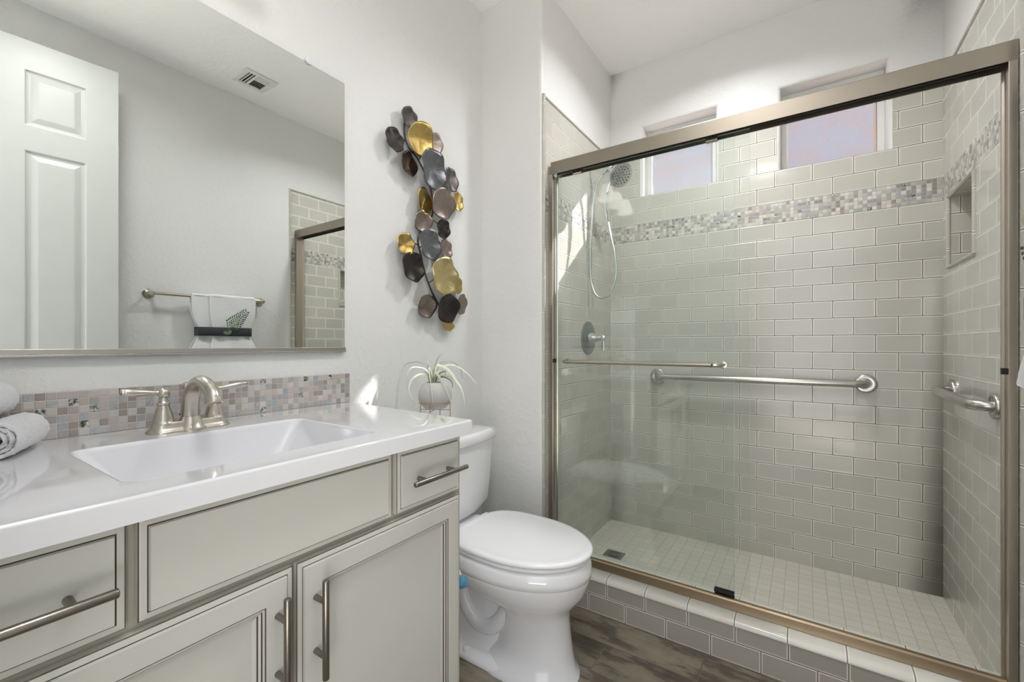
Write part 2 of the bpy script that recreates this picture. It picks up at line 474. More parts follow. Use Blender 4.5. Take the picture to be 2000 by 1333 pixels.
def hammered(name, rgb, dark, rough=0.3):
    t = NT(name); tc = t.coords(); x = t.xyz(tc)
    ang = t.m('ARCTAN2', x[1], x[2]); rad = t.m('SQRT', t.m('ADD', t.m('MULTIPLY', x[1], x[1]), t.m('MULTIPLY', x[2], x[2])))
    n = t.noise(t.comb(t.m('MULTIPLY', ang, 9.0), t.m('MULTIPLY', rad, 12.0), 0.0), 2.5, 4, 0.7)
    n2 = t.noise(tc, 22, 3)
    col = t.mix(t.step(n, 0.35, 0.7), s2l(dark), s2l(rgb))
    col = t.mix(t.m('MULTIPLY', n2, 0.35), col, s2l(dark))
    return t.P(color=col, metal=1.0, rough=rough, normal=t.bump(n, 0.5, 0.0015))
M['pewter'] = hammered('pewter_leaf', (126, 120, 118), (84, 78, 76))
M['black_leaf'] = hammered('black_leaf', (92, 86, 84), (52, 48, 48))
M['gold_leaf'] = hammered('gold_leaf', (212, 188, 120), (164, 138, 78))
M['pale_gold_leaf'] = hammered('pale_gold_leaf', (218, 204, 156), (184, 166, 116))
M['taupe_leaf'] = hammered('taupe_leaf', (178, 164, 154), (128, 116, 110))
M['brown_leaf'] = hammered('brown_leaf', (118, 96, 84), (70, 54, 46))
M['blue_leaf'] = hammered('blue_pewter_leaf', (150, 154, 162), (98, 97, 100))
M['stem'] = metal('dark_stem', (88, 82, 78), 0.4)

def pot_mat():
    t = NT('concrete_pot'); co = t.coords()
    n = t.noise(co, 26, 5, 0.6); n2 = t.noise(co, 200, 2)
    return t.P(color=t.mix(n, s2l((184, 183, 179)), s2l((212, 211, 208))), rough=0.6, normal=t.bump(t.m('ADD', n, t.m('MULTIPLY', n2, 0.4)), 0.25, 0.002))
M['pot'] = pot_mat()
M['blade'] = simple('sunlit_blade', (224, 229, 208), 0.5)  # blades in the sun: the sunlight is put into this pale colour
M['blade_shaded'] = simple('shaded_blade', (140, 152, 124), 0.55)  # blades out of the sun: shade put into the colour
M['soil'] = simple('dark_soil', (70, 64, 54), 0.9)
M['stand'] = metal('copper_stand', (214, 180, 160), 0.25)
M['blue'] = simple('blue_plastic', (70, 140, 176), 0.15, coat=0.5)
M['hole_shade'] = simple('hole_shade_paint', (52, 54, 54), 0.8)  # dark colour standing in for shade inside openings
t = NT('frosted_shade'); M['shade'] = t.P(color=s2l((240, 238, 230)), rough=0.3, emit=(1.0, 0.975, 0.93, 1), emit_s=0.9)
t = NT('added_lamp_lens'); M['lens'] = t.P(color=s2l((240, 238, 230)), rough=0.3, emit=(1.0, 0.95, 0.88, 1), emit_s=4.0)  # glow of the two added ceiling lights
M['stucco'] = simple('sun_block_stucco', (190, 174, 150), 0.9)

# ------------------------------------------------------------------ setting
XW, YB, YF, H = 1.743, 2.45, -0.075, 2.668        # right wall, back wall, near wall, ceiling
XA, YA = 0.326, 1.637                             # alcove wall beside the toilet
ZT, ZM0, ZM1 = 2.174, 1.6713, 1.767               # top of tile, mosaic band

def structure(mb, name, mats, **k):
    o = mb.build(name, mats, None, **k); o['kind'] = 'structure'; return o

structure(MB().box(-0.14, XW + 0.14, YF - 0.08, 1.70, -0.10, 0.0), 'floor', M['floor'])
M['carpet'] = simple('pale_bounce_carpet', (206, 200, 190), 0.95)
structure(MB().box(-1.2, 3.2, YF - 3.2, YF - 0.08, -0.10, -0.002), 'floor_bedroom_bounce', M['carpet'])  # unseen pale floor, added to bounce daylight in through the doorway
structure(MB().box(-0.14, XW + 0.14, -0.195, YB + 0.15, H, H + 0.12), 'ceiling', M['ceiling'])
structure(MB().box(-0.14, 0.0, YF - 0.12, YB + 0.15, 0.0, H), 'wall_left', M['wall'])

# alcove wall: plaster end, tiled shower side
mb = MB()
rr = 0.014
def alc(z0, z1, mi):
    ring = [(0.0, YA), (XA - rr, YA)] + [(XA - rr + rr * sin(a), YA + rr - rr * cos(a)) for a in (pi / 8, pi / 4, 3 * pi / 8)] + [(XA, YA + rr), (XA, YB + 0.0), (0.0, YB + 0.0)]
    n = len(ring)
    for i in range(n):
        a, b = ring[i], ring[(i + 1) % n]
        side = (i == 5)
        mb.quad((a[0], a[1], z0), (b[0], b[1], z0), (b[0], b[1], z1), (a[0], a[1], z1), mi if side else 0)
alc(0, ZM0, 1); alc(ZM0, ZM1, 2); alc(ZM1, ZT, 3); alc(ZT, H, 0)
structure(mb, 'wall_alcove', [M['wall'], M['tile_left'], M['mosaic_y'], M['tile_left_up']], smooth=50)

# back wall with two windows
WIN = [(0.500, 0.906), (1.165, 1.586)]; WZ0, WZ1 = 1.9226, 2.330
xs = [XA, WIN[0][0], WIN[0][1], WIN[1][0], WIN[1][1], XW]
zs = [0.0, ZM0, ZM1, WZ0, ZT, WZ1, H]
mb = MB(); DW = 0.16; CR = 0.014
for i in range(len(xs) - 1):
    for j in range(len(zs) - 1):
        hole = i in (1, 3) and j in (3, 4)
        mi = [1, 2, 3, 3, 0, 0][j]
        x0, x1, z0, z1 = xs[i], xs[i + 1], zs[j], zs[j + 1]
        if not hole:
            mb.quad((x0, YB, z0), (x1, YB, z0), (x1, YB, z1), (x0, YB, z1), mi)
            mb.quad((x0, YB + DW, z0), (x1, YB + DW, z0), (x1, YB + DW, z1), (x0, YB + DW, z1), 0)
for (a, b) in WIN:
    def ring(o, d):
        return [(a + o, YB + d, WZ0 + 0), (b - o, YB + d, WZ0 + 0), (b - o, YB + d, WZ1 - o), (a + o, YB + d, WZ1 - o)]
    rings = [ring(0, 0), ring(CR * 0.3, CR * 0.08), ring(CR * 0.7, CR * 0.35), ring(CR, CR), ring(CR, DW)]
    n0 = len(mb.v)
    for k in range(len(rings) - 1):
        for e in range(4):
            p, q = rings[k], rings[k + 1]
            mb.quad(p[e], p[(e + 1) % 4], q[(e + 1) % 4], q[e], 3 if e == 0 else 0)
# outer ends
mb.quad((XA, YB, 0), (XA, YB + DW, 0), (XA, YB + DW, H), (XA, YB, H)); mb.quad((XW, YB, 0), (XW, YB + DW, 0), (XW, YB + DW, H), (XW, YB, H))
structure(mb, 'wall_back', [M['wall'], M['tile_back'], M['mosaic_x'], M['tile_back_up']], smooth=60)
structure(MB().box(-0.14, XA, YB + 0.0005, YB + DW, 0, H), 'wall_back_left', M['wall'])

# windows
for k, (a, b) in enumerate(WIN):
    fr = MB(); y0, y1 = YB + 0.085, YB + 0.13
    a2, b2, c2, d2 = a + CR, b - CR, WZ0, WZ1 - CR
    w = 0.024
    fr.box(a2, a2 + w, y0, y1, c2, d2).box(b2 - w, b2, y0, y1, c2, d2).box(a2 + w, b2 - w, y0, y1, c2, c2 + w).box(a2 + w, b2 - w, y0, y1, d2 - w * 1.6, d2)
    fo = fr.build('window_frame', M['white_trim'], None, bevel=0.003)
    po = MB().box(a2 + w - 0.002, b2 - w + 0.002, y0 + 0.016, y0 + 0.021, c2 + w - 0.002, d2 - w * 1.6 + 0.002).build('window_pane', M['pane'])
    e = empty('window_%d' % (k + 1), ((a + b) / 2, YB + 0.10, WZ0)); e['kind'] = 'structure'
    for o in (fo, po):
        o.parent = e; o.location = -Vector(e.location)

# right wall with niche
NY0, NY1, NZ0, NZ1, ND = 2.055, 2.364, 1.391, 1.660, 0.09
mb = MB(); YT = 1.664
ys = [YF, YT, NY0, NY1, YB + DW]; zz = [0.0, NZ0, NZ1, ZM0, ZM1, ZT, H]
for i in range(4):
    for j in range(6):
        mi = 0 if i == 0 or j == 5 else [1, 1, 1, 2, 3][j]
        if i == 2 and j == 1: continue
        mb.quad((XW, ys[i], zz[j]), (XW, ys[i + 1], zz[j]), (XW, ys[i + 1], zz[j + 1]), (XW, ys[i], zz[j + 1]), mi)
c = [(NY0, NZ0), (NY1, NZ0), (NY1, NZ1), (NY0, NZ1)]
for e in range(4):
    p, q = c[e], c[(e + 1) % 4]
    mb.quad((XW, p[0], p[1]), (XW, q[0], q[1]), (XW + ND, q[0], q[1]), (XW + ND, p[0], p[1]), 4 if e == 1 else 1)
mb.quad((XW + ND, NY0, NZ0), (XW + ND, NY1, NZ0), (XW + ND, NY1, NZ1), (XW + ND, NY0, NZ1), 1)
mb.quad((XW + 0.14, YF, 0), (XW + 0.14, YB + DW, 0), (XW + 0.14, YB + DW, H), (XW + 0.14, YF, H))
mb.quad((XW, YF, H), (XW + .14, YF, H), (XW + .14, YB + DW, H), (XW, YB + DW, H))
mb.quad((XW, YF, 0), (XW + .14, YF, 0), (XW + .14, YB + DW, 0), (XW, YB + DW, 0))
mb.quad((XW, YB + DW, 0), (XW + .14, YB + DW, 0), (XW + .14, YB + DW, H), (XW, YB + DW, H))
M['tile_niche'] = tile_mat('glazed_tile_niche_side', 0, 0.1507, PT, 1.70, NZ0 - 0.03)
structure(mb, 'wall_right', [M['wall'], M['tile_right'], M['mosaic_y'], M['tile_right_up'], M['tile_niche']])

# near wall with the doorway the camera stands in
DX0, DX1, DH = 0.945, 1.743, 2.462
mb = MB().box(-0.14, DX0, YF - 0.12, YF, 0, H).box(DX0, XW + 0.14, YF - 0.12, YF, DH, H).box(DX1, XW + 0.14, YF - 0.12, YF, 0, DH)
structure(mb, 'wall_front', M['wall'])

# trims: pencil tile edges
def pencil(name, pts, r, mat):
    return structure(MB().tube(pts, r, 12), name, mat, smooth=40)
pencil('trim_1', [(XA + 0.001, YA + 0.015, 0.0), (XA + 0.001, YA + 0.015, ZT + 0.006)], 0.0085, M['tile_trim_y'])
pencil('trim_2', [(XA, YA + 0.015, ZT), (XA, YB, ZT)], 0.006, M['tile_trim_y'])
pencil('trim_3', [(XA, YB, ZT), (WIN[0][0], YB, ZT)], 0.006, M['tile_trim_y'])
pencil('trim_4', [(XW, YT - 0.004, 0.0), (XW, YT - 0.004, ZT + 0.006)], 0.0085, M['tile_trim_y'])
pencil('trim_5', [(XW, YT, ZT), (XW, YB, ZT)], 0.006, M['tile_trim_y'])
mb = MB()
nn = [(NY0 - 0.004, NZ0 - 0.004), (NY1 + 0.004, NZ0 - 0.004), (NY1 + 0.004, NZ1 + 0.004), (NY0 - 0.004, NZ1 + 0.004)]
for e in range(4):
    p, q = nn[e], nn[(e + 1) % 4]
    mb.tube([(XW - 0.001, p[0], p[1]), (XW - 0.001, q[0], q[1])], 0.0075, 12)
structure(mb, 'trim_6', M['tile_trim_y'], smooth=40)
pencil('trim_7', [(WIN[0][1], YB, ZT), (WIN[1][0], YB, ZT)], 0.006, M['tile_trim_y'])
pencil('trim_8', [(WIN[1][1], YB, ZT), (XW, YB, ZT)], 0.006, M['tile_trim_y'])

# shower floor and curb
structure(MB().box(XA, XW, 1.70, YB, -0.10, 0.052), 'floor_shower', M['pan'])
mb = MB(); yc0, yc1, zc = YA + 0.004, 1.806, 0.150
prof = [(yc1, 0.0), (yc1, zc - 0.010), (yc1 - 0.003, zc - 0.003), (yc1 - 0.010, zc), (yc0 + 0.022, zc)]
prof2 = [(yc0 + 0.022, zc), (yc0 + 0.012, zc - 0.001), (yc0 + 0.004, zc - 0.004), (yc0 - 0.001, zc - 0.010), (yc0 - 0.004, zc - 0.010 - 0.005), (yc0 - 0.004, zc - 0.020), (yc0, zc - 0.023)]
allp = prof + prof2[1:] + [(yc0, 0.0)]
mi_of = [1] * (len(prof) - 1) + [1] * (len(prof2) - 1) + [0]
for k in range(len(allp) - 1):
    a, b = allp[k], allp[k + 1]
    mb.quad((XA, a[0], a[1]), (XW, a[0], a[1]), (XW, b[0], b[1]), (XA, b[0], b[1]), mi_of[k])
for X in (XA, XW):
    mb.add([(X, p[0], p[1]) for p in allp], [tuple(range(len(allp)))], 1)
structure(mb, 'trim_9', [M['tile_curb'], M['tile_trim_x']], smooth=50)

M['gravel'] = simple('pale_bounce_gravel', (196, 188, 178), 0.95)
structure(MB().box(-7.0, 9.0, YB + DW + 0.01, 14.0, -0.25, -0.12), 'floor_outside_bounce', M['gravel'])  # unseen bright ground, added to bounce sun up through the windows

# unseen wall added outside to keep sun off the right-hand window
structure(MB().box(1.66, 1.78, YB + DW + 0.02, YB + DW + 1.15, -0.1, 4.2), 'wall_sun_block', M['stucco'])

# ------------------------------------------------------------------ vanity cabinet
CT = 0.892                                    # counter top height
XD, XF = 0.547, 0.528                         # door faces, face frame
van = empty('vanity_cabinet', (0.27, 0.405, 0.0), 'off-white shaker bathroom vanity cabinet with brown glazed edges and steel bar pulls', 'cabinet')
mb = MB()
y0, y1 = -0.052, 0.861
mb.box(0.004, XF - 0.02, y0, y0 + 0.018, 0.0, 0.856).box(0.004, XF - 0.02, y1 - 0.018, y1, 0.0, 0.856)
mb.box(0.004, XF - 0.02, y0 + 0.018, y1 - 0.018, 0.10, 0.118).box(0.004, 0.02, y0 + 0.018, y1 - 0.018, 0.118, 0.80)
mb.box(0.46, 0.472, y0 + 0.018, y1 - 0.018, 0.0, 0.10)
mb.build('carcass', M['cabinet'], van)
mb = MB()
for (a, b, c, d) in [(y0, y0 + 0.035, 0.10, 0.856), (y1 - 0.035, y1, 0.10, 0.856), (0.155, 0.225, 0.725, 0.838), (0.605, 0.662, 0.725, 0.838), (0.39, 0.44, 0.14, 0.68),
                     (y0 + 0.035, y1 - 0.035, 0.838, 0.856), (y0 + 0.035, y1 - 0.035, 0.68, 0.725), (y0 + 0.035, y1 - 0.035, 0.10, 0.14)]:
    mb.box(XF - 0.02, XF, a, b, c, d)
mb.build('face_frame', M['cabinet_dark'], van)

def front(name, ya, yb, za, zb, panel, parent):
    """drawer or door front from nested rings; glaze collects in the grooves"""
    T = XD - XF - 0.001
    prof = [(0, 0, 0), (0, T - 0.007, 0), (0.0015, T - 0.0055, 1), (0.003, T - 0.005, 0), (0.0095, T - 0.0045, 0), (0.0103, T - 0.0058, 1), (0.0112, T - 0.0048, 1), (0.0125, T, 0)]
    if panel:
        w = 0.047
        prof += [(w, T, 0), (w + 0.0007, T - 0.002, 1), (w + 0.0017, T - 0.001, 1), (w + 0.005, T - 0.0015, 0), (w + 0.0057, T - 0.004, 1), (w + 0.0067, T - 0.0035, 1), (w + 0.010, T - 0.005, 0), (w + 0.0107, T - 0.0075, 1), (w + 0.0117, T - 0.0075, 1), (w + 0.018, T - 0.0095, 0), (w + 0.03, T - 0.0100, 0)]
    mb = MB(); rings = []; mis = []
    for (i, h, g) in prof:
        rings.append([(XF + 0.0005 + h, ya + i, za + i), (XF + 0.0005 + h, yb - i, za + i), (XF + 0.0005 + h, yb - i, zb - i), (XF + 0.0005 + h, ya + i, zb - i)])
        mis.append(g)
    mb.loft(rings, 0, True, True, mis=mis[1:] + [0])
    return mb.build(name, [M['cabinet'], M['glaze']], parent)

def pull(parent, c, horizontal, length, spacing):
    x, y, z = c; mb = MB(); dv = (0, 1, 0) if horizontal else (0, 0, 1)
    X = XD + 0.030
    a = Vector((X, y, z)) - Vector(dv) * length / 2; r = 0.006
    mb.lathe(a, dv, [(0, r - 0.0012), (0.0008, r - 0.0003), (0.0016, r), (length - 0.0016, r), (length - 0.0008, r - 0.0003), (length, r - 0.0012)], 20)
    for s in (-1, 1):
        b = Vector((XD - 0.0005, y, z)) + Vector(dv) * spacing / 2 * s
        mb.lathe(b, (1, 0, 0), [(0, 0.0052), (0.026, 0.0048)], 16)
    return mb.build('bar_pull', M['pull'], parent, smooth=40)

# children of the cabinet: fronts; their pulls are sub-parts
def sub(o):       # make the pull a child of its front (front sits at the cabinet origin)
    return o
def add_pull(fr, c, hor, L, s):
    p = pull(van, c, hor, L, s); p.parent = fr; return p
f = front('drawer', -0.018, 0.188, 0.715, 0.852, False, van); tag(f, 'left drawer front under the rolled towels'); add_pull(f, (0, 0.085, 0.781), True, 0.174, 0.096)
f = front('false_drawer_front', 0.200, 0.626, 0.715, 0.852, False, van); tag(f, 'wide blank front below the sink')
f = front('drawer', 0.640, 0.845, 0.715, 0.852, False, van); tag(f, 'right drawer front nearest the toilet'); add_pull(f, (0, 0.7465, 0.781), True, 0.174, 0.096)
f = front('cabinet_door', -0.018, 0.4095, 0.125, 0.703, True, van); tag(f, 'left cabinet door'); add_pull(f, (0, 0.381, 0.585), False, 0.174, 0.096)
f = front('cabinet_door', 0.4165, 0.845, 0.125, 0.703, True, van); tag(f, 'right cabinet door next to the toilet'); add_pull(f, (0, 0.449, 0.584), False, 0.174, 0.096)

# ------------------------------------------------------------------ counter with moulded sink
def rrect(x0, x1, y0, y1, z, r, n=10):
    """rounded rectangle loop: 4 sides, each side n segments, corner rounding by superellipse blend"""
    pts = []
    cx, cy, hx, hy = (x0 + x1) / 2, (y0 + y1) / 2, (x1 - x0) / 2, (y1 - y0) / 2
    cor = [(1, -1, -pi / 2), (1, 1, 0), (-1, 1, pi / 2), (-1, -1, pi)]
    for (sx, sy, a0) in cor:
        for k in range(n):
            a = a0 + (pi / 2) * k / (n - 1)
            pts.append((cx + sx * (hx - r) + r * cos(a), cy + sy * (hy - r) + r * sin(a), z))
    return pts
def orect(x0, x1, y0, y1, z, n=10, endf=None):
    """outer counter outline matched point by point to rrect"""
    pts = []
    for ci, (sx, sy) in enumerate([(1, -1), (1, 1), (-1, 1), (-1, -1)]):
        for k in range(n):
            t = k / (n - 1)
            X = x1 if sx > 0 else x0; Y = y1 if sy > 0 else y0
            e = 0.0
            x, y = X, Y
            # spread the corner's points a little along both sides
            d = 0.05 * (1 - 2 * t)
            if t < 0.5:
                if ci in (0, 2): x = X - sx * 0.05 * (1 - 2 * t)
                else: y = Y - sy * 0.05 * (1 - 2 * t)
            elif t > 0.5:
                if ci in (0, 2): y = Y - sy * 0.05 * (2 * t - 1)
                else: x = X - sx * 0.05 * (2 * t - 1)
            pts.append((x, y, z))
    return [(p[0], p[1] + (endf(p) if endf else 0), p[2]) for p in pts]
def endf(p):
    k = max(0, min(1, (p[1] - 0.6) / 0.3))
    return k * (0.903 - 0.0375 * p[0] / 0.567 - 0.903) 
n = 11
ctr = empty('counter_top', (0.28, 0.41, CT - 0.035), 'glossy white cultured marble counter with moulded rectangular basin on the vanity', 'counter')
mb = MB()
cx0, cx1, cy0, cy1 = 0.002, 0.567, YF + 0.003, 0.903
rings = []
rings.append(orect(cx0, cx1 - 0.006, cy0, cy1 - 0.006, CT - 0.0365, n, endf))
rings.append(orect(cx0, cx1, cy0, cy1, CT - 0.0345, n, endf))
rings.append(orect(cx0, cx1, cy0, cy1, CT - 0.0045, n, endf))
rings.append(orect(cx0, cx1 - 0.0012, cy0, cy1 - 0.0012, CT - 0.0015, n, endf))
rings.append(orect(cx0, cx1 - 0.0040, cy0, cy1 - 0.0040, CT, n, endf))
bx0, bx1, by0, by1 = 0.176, 0.492, 0.203, 0.628
for o, dz, r in [(-0.006, 0, 0.030), (-0.0025, -0.0008, 0.028), (0, -0.0035, 0.026), (0.0015, -0.008, 0.025)]:
    rings.append(rrect(bx0 + o, bx1 - o, by0 + o, by1 - o, CT + dz, r, n))
rings.append(rrect(bx0 + 0.012, bx1 - 0.012, by0 + 0.05, by1 - 0.05, CT - 0.085, 0.028, n))
rings.append(rrect(bx0 + 0.020, bx1 - 0.020, by0 + 0.085, by1 - 0.085, CT - 0.112, 0.030, n))
rings.append(rrect(bx0 + 0.035, bx1 - 0.035, by0 + 0.12, by1 - 0.12, CT - 0.122, 0.030, n))
rings.append(rrect(bx0 + 0.12, bx1 - 0.12, by0 + 0.18, by1 - 0.18, CT - 0.126, 0.020, n))
mb.loft(rings, 0, False, True)
# underside with the bowl's shell hole
mb.loft([rings[0], [(p[0], p[1], CT - 0.0365) for p in rrect(bx0 - 0.01, bx1 + 0.01, by0 - 0.01, by1 + 0.01, 0, 0.03, n)]], 0, False, False)
mb.build('basin_slab', M['counter'], ctr, smooth=60, wn=True)
dr = MB().lathe(((bx0 + bx1) / 2, (by0 + by1) / 2, CT - 0.1265), (0, 0, 1), [(0, 0.024), (0.002, 0.024), (0.003, 0.022), (0.0015, 0.016), (0.004, 0.014), (0.0055, 0.0)], 28)
dr.build('basin_drain', M['nickel_faucet'], ctr, smooth=40)

bs = MB().box(0.0005, 0.010, YF + 0.003, 0.903, CT + 0.0003, 0.988).build('backsplash', M['mosaic_splash'], None, bevel=0.001)
tag(bs, 'low backsplash strip of small grey and taupe stone and glass mosaic behind the faucet', 'backsplash')

# ------------------------------------------------------------------ faucet
FX, FY = 0.105, 0.413
fau = empty('sink_faucet', (FX, FY, CT), 'brushed nickel two-handle centerset faucet behind the basin', 'faucet')
def stadium(cx, cy, hx, hy, z, n=12, waist=0.0):
    pts = []
    for k in range(n + 1):
        a = pi * k / n                                  # +y end, from +x to -x
        pts.append((cx + hx * cos(a), cy + (hy - hx) + hx * sin(a), z))
    for k in range(n + 1):
        a = pi + pi * k / n
        pts.append((cx + hx * cos(a), cy - (hy - hx) + hx * sin(a), z))
    return pts
mb = MB()
mb.loft([stadium(FX, FY, hx, hy, CT + z) for z, hx, hy in [(0.0, 0.0285, 0.0805), (0.0025, 0.0285, 0.0805), (0.0045, 0.0265, 0.0785), (0.008, 0.0225, 0.0745), (0.013, 0.0205, 0.0725), (0.020, 0.0195, 0.0710), (0.022, 0.0175, 0.069)]])
# centre boss under the spout
mb.lathe((FX + 0.004, FY, CT), (0, 0, 1), [(0.0, 0.033), (0.003, 0.033), (0.008, 0.0275), (0.02, 0.0235), (0.03, 0.019), (0.034, 0.0)], 28)
mb.build('base_plate', M['nickel_faucet'], fau, smooth=45)
for s, yy in ((-1, FY - 0.0495), (1, FY + 0.0495)):
    hb = MB()
    hb.lathe((FX, yy, CT), (0, 0, 1), [(0.018, 0.0215), (0.021, 0.0212), (0.0225, 0.0195), (0.030, 0.0185), (0.043, 0.0155), (0.054, 0.0118), (0.059, 0.0105), (0.0605, 0.0125), (0.0635, 0.0125), (0.065, 0.0100), (0.071, 0.0085), (0.076, 0.0075)], 28)
    # ball
    hb.lathe((FX, yy, CT + 0.085), (0, 0, 1), [(-0.0115 * cos(a), 0.0115 * sin(a)) for a in [pi * k / 10 for k in range(11)]], 24)
    # lever: from the ball outward, slightly up
    d = Vector((0.10, s * 1.0, 0.10 if s < 0 else 0.12)).normalized()
    hb.lathe(Vector((FX, yy, CT + 0.086)), d, [(0.008, 0.0045), (0.014, 0.0055), (0.018, 0.0048), (0.030, 0.0062), (0.046, 0.0082), (0.058, 0.0084), (0.067, 0.0072), (0.0695, 0.0060), (0.071, 0.0070), (0.074, 0.0058), (0.0755, 0.0)], 20)
    hb.build('handle', M['nickel_faucet'], fau, smooth=45)
path = smooth_path([(FX + 0.0, FY, CT + 0.018), (FX + 0.002, FY, CT + 0.05), (FX + 0.012, FY, CT + 0.083), (FX + 0.034, FY, CT + 0.104), (FX + 0.066, FY, CT + 0.110), (FX + 0.095, FY, CT + 0.102), (FX + 0.117, FY, CT + 0.086), (FX + 0.125, FY, CT + 0.070)], 5)
npth = len(path)
rad = [0.0185 - 0.0045 * min(1, i / (npth * 0.5)) + 0.0018 * max(0, (i - npth * 0.75) / (npth * 0.25)) for i in range(npth)]
sp = MB().tube(path, rad, 24)
sp.lathe(path[-1], (path[-1] - path[-2]), [(-0.004, 0.0168), (0.0, 0.0172), (0.003, 0.0165), (0.0035, 0.0130), (0.0005, 0.0125), (0.0, 0.0)], 24)
sp.build('spout', M['nickel_faucet'], fau, smooth=45)
MB().lathe((FX - 0.020, FY, CT + 0.018), (0, 0, 1), [(0, 0.003), (0.066, 0.003), (0.068, 0.0045), (0.071, 0.0038), (0.0735, 0.0072), (0.079, 0.0092), (0.085, 0.0070), (0.088, 0.0)], 18).build('lift_rod', M['nickel_faucet'], fau, smooth=45)

# ------------------------------------------------------------------ rolled towels on the counter
def roll(name, loc, axis_xy, length, r, label, z):
    """a terry towel rolled up: spiral strip with thickness"""
    ax = Vector((axis_xy[0], axis_xy[1], 0)).normalized(); sd = Vector((-ax.y, ax.x, 0)); up = Vector((0, 0, 1))
    turns = 3.6; n = 150; th = 0.0078
    pts = []
    for i in range(n + 1):
        a = 2 * pi * turns * i / n
        rr = 0.0046 + (r - th / 2 - 0.0046) * (i / n)
        pts.append((a + 0.6, rr))
    rings = []
    m = 36
    rnd = random.Random(name + label)
    for j in range(m + 1):
        tj = -length / 2 + length * j / m
        endround = 0.0035 if j in (0, m) else 0.0
        outer, inner = [], []
        for (a, rr) in pts:
            w = 1 + 0.018 * sin(7 * a + j * 0.9) + 0.012 * rnd.uniform(-1, 1)
            ro = (rr + th / 2 - endround) * w; ri = max(0.001, rr - th / 2 + 0.0008 + endround)
            sq = 0.90 if True else 1
            co, so = cos(a), sin(a)
            for lst, q in ((outer, ro), (inner, ri)):
                zz = so * q
                if zz < -r * 0.86: zz = -r * 0.86
                off = tj + (0.004 * sin(a * 3.1) if j in (0, m) else 0)
                lst.append(Vector(loc) + up * z + ax * off + sd * co * q * 1.03 + up * zz)
        rings.append(outer + inner[::-1])
    mb = MB(); mb.loft(rings, 0, True, True)
    # n-gon caps are split into quads across the strip
    mb.f = mb.f[:-2]; mb.m = mb.m[:-2]
    L = len(rings[0])
    for base in (0, m * L):
        for i in range(n):
            mb.f.append((base + i, base + i + 1, base + L - 2 - i, base + L - 1 - i)); mb.m.append(0)
    o = mb.build(name, M['towel'], None, smooth=80, weld=False)
    fuzz(o, 0.0045, 0.0042)
    return tag(o, label, 'towel', 'rolled towels on the counter')
TL = 0.036
ax = (0.915, -0.40)
sdv = Vector((0.40, 0.915, 0))
c0 = Vector((0.108, 0.143, CT)) 
roll('rolled_towel', c0, ax, 0.137, TL, 'rolled white terry towel on the counter, lower one nearest the faucet', TL * 0.87)
roll('rolled_towel', c0 - sdv * 0.076, ax, 0.137, TL, 'rolled white terry towel on the counter at the picture edge, farthest from the faucet', TL * 0.87)
roll('rolled_towel', c0 - sdv * 0.040 + Vector((0.0, 0, 0)), ax, 0.137, TL, 'rolled white terry towel stacked on top of the lower rolls', TL * 0.87 + 0.060)

# ------------------------------------------------------------------ mirror
mir = empty('wall_mirror', (0, 0.41, 1.06), 'large frameless wall mirror with metal bottom channel above the vanity', 'mirror')
mb = MB(); mb.box(0.004, 0.0085, -0.06, 0.884, 1.066, 1.950, 1)
mb.quad((0.0086, -0.06, 1.0735), (0.0086, 0.884, 1.0735), (0.0086, 0.884, 1.950), (0.0086, -0.06, 1.950), 0)
mb.build('mirror_glass', [M['mirror'], M['mirror_edge']], mir, weld=False)
MB().box(0.0005, 0.014, -0.06, 0.886, 1.0595, 1.0640).box(0.0095, 0.0135, -0.06, 0.886, 1.0640, 1.0750).box(0.0005, 0.0035, -0.06, 0.886, 1.064, 1.0750).build('bottom_channel', M['channel'], mir, bevel=0.0008)
M['clip'] = simple('clear_clip', (228, 228, 234), 0.1, coat=0.5)
for k in (0.757, 0.06):
    mb = MB(); mb.lathe((0.0010, k, 1.955), (1, 0, 0), [(0, 0.011), (0.009, 0.0115), (0.012, 0.0105), (0.0135, 0.008), (0.0137, 0.0)], 20)
    mb.lathe((0.0140, k, 1.957), (1, 0, 0), [(0, 0.004), (0.0015, 0.0035), (0.0016, 0)], 12)
    mb.build('mirror_clip', M['clip'], mir, smooth=40)

# ------------------------------------------------------------------ vanity light (above the frame)
vl = empty('vanity_light', (0, 0.36, 2.17), 'three-shade nickel vanity light on the wall above the mirror', 'light fixture')
MB().box(0.0, 0.022, 0.10, 0.62, 2.20, 2.27).build('back_plate', M['nickel'], vl, bevel=0.004)
for k in range(3):
    yy = 0.17 + 0.19 * k
    MB().tube(smooth_path([(0.015, yy, 2.235), (0.06, yy, 2.245), (0.10, yy, 2.235), (0.115, yy, 2.21)], 5), 0.008, 12).build('arm', M['nickel'], vl, smooth=40)
    mb = MB(); mb.lathe((0.115, yy, 2.215), (0, 0, -1), [(0, 0.018), (0.01, 0.028), (0.04, 0.042), (0.09, 0.056), (0.11, 0.062), (0.108, 0.058), (0.085, 0.050), (0.03, 0.034), (0.012, 0.0)], 24)
    mb.build('glass_shade', M['shade'], vl, smooth=50)

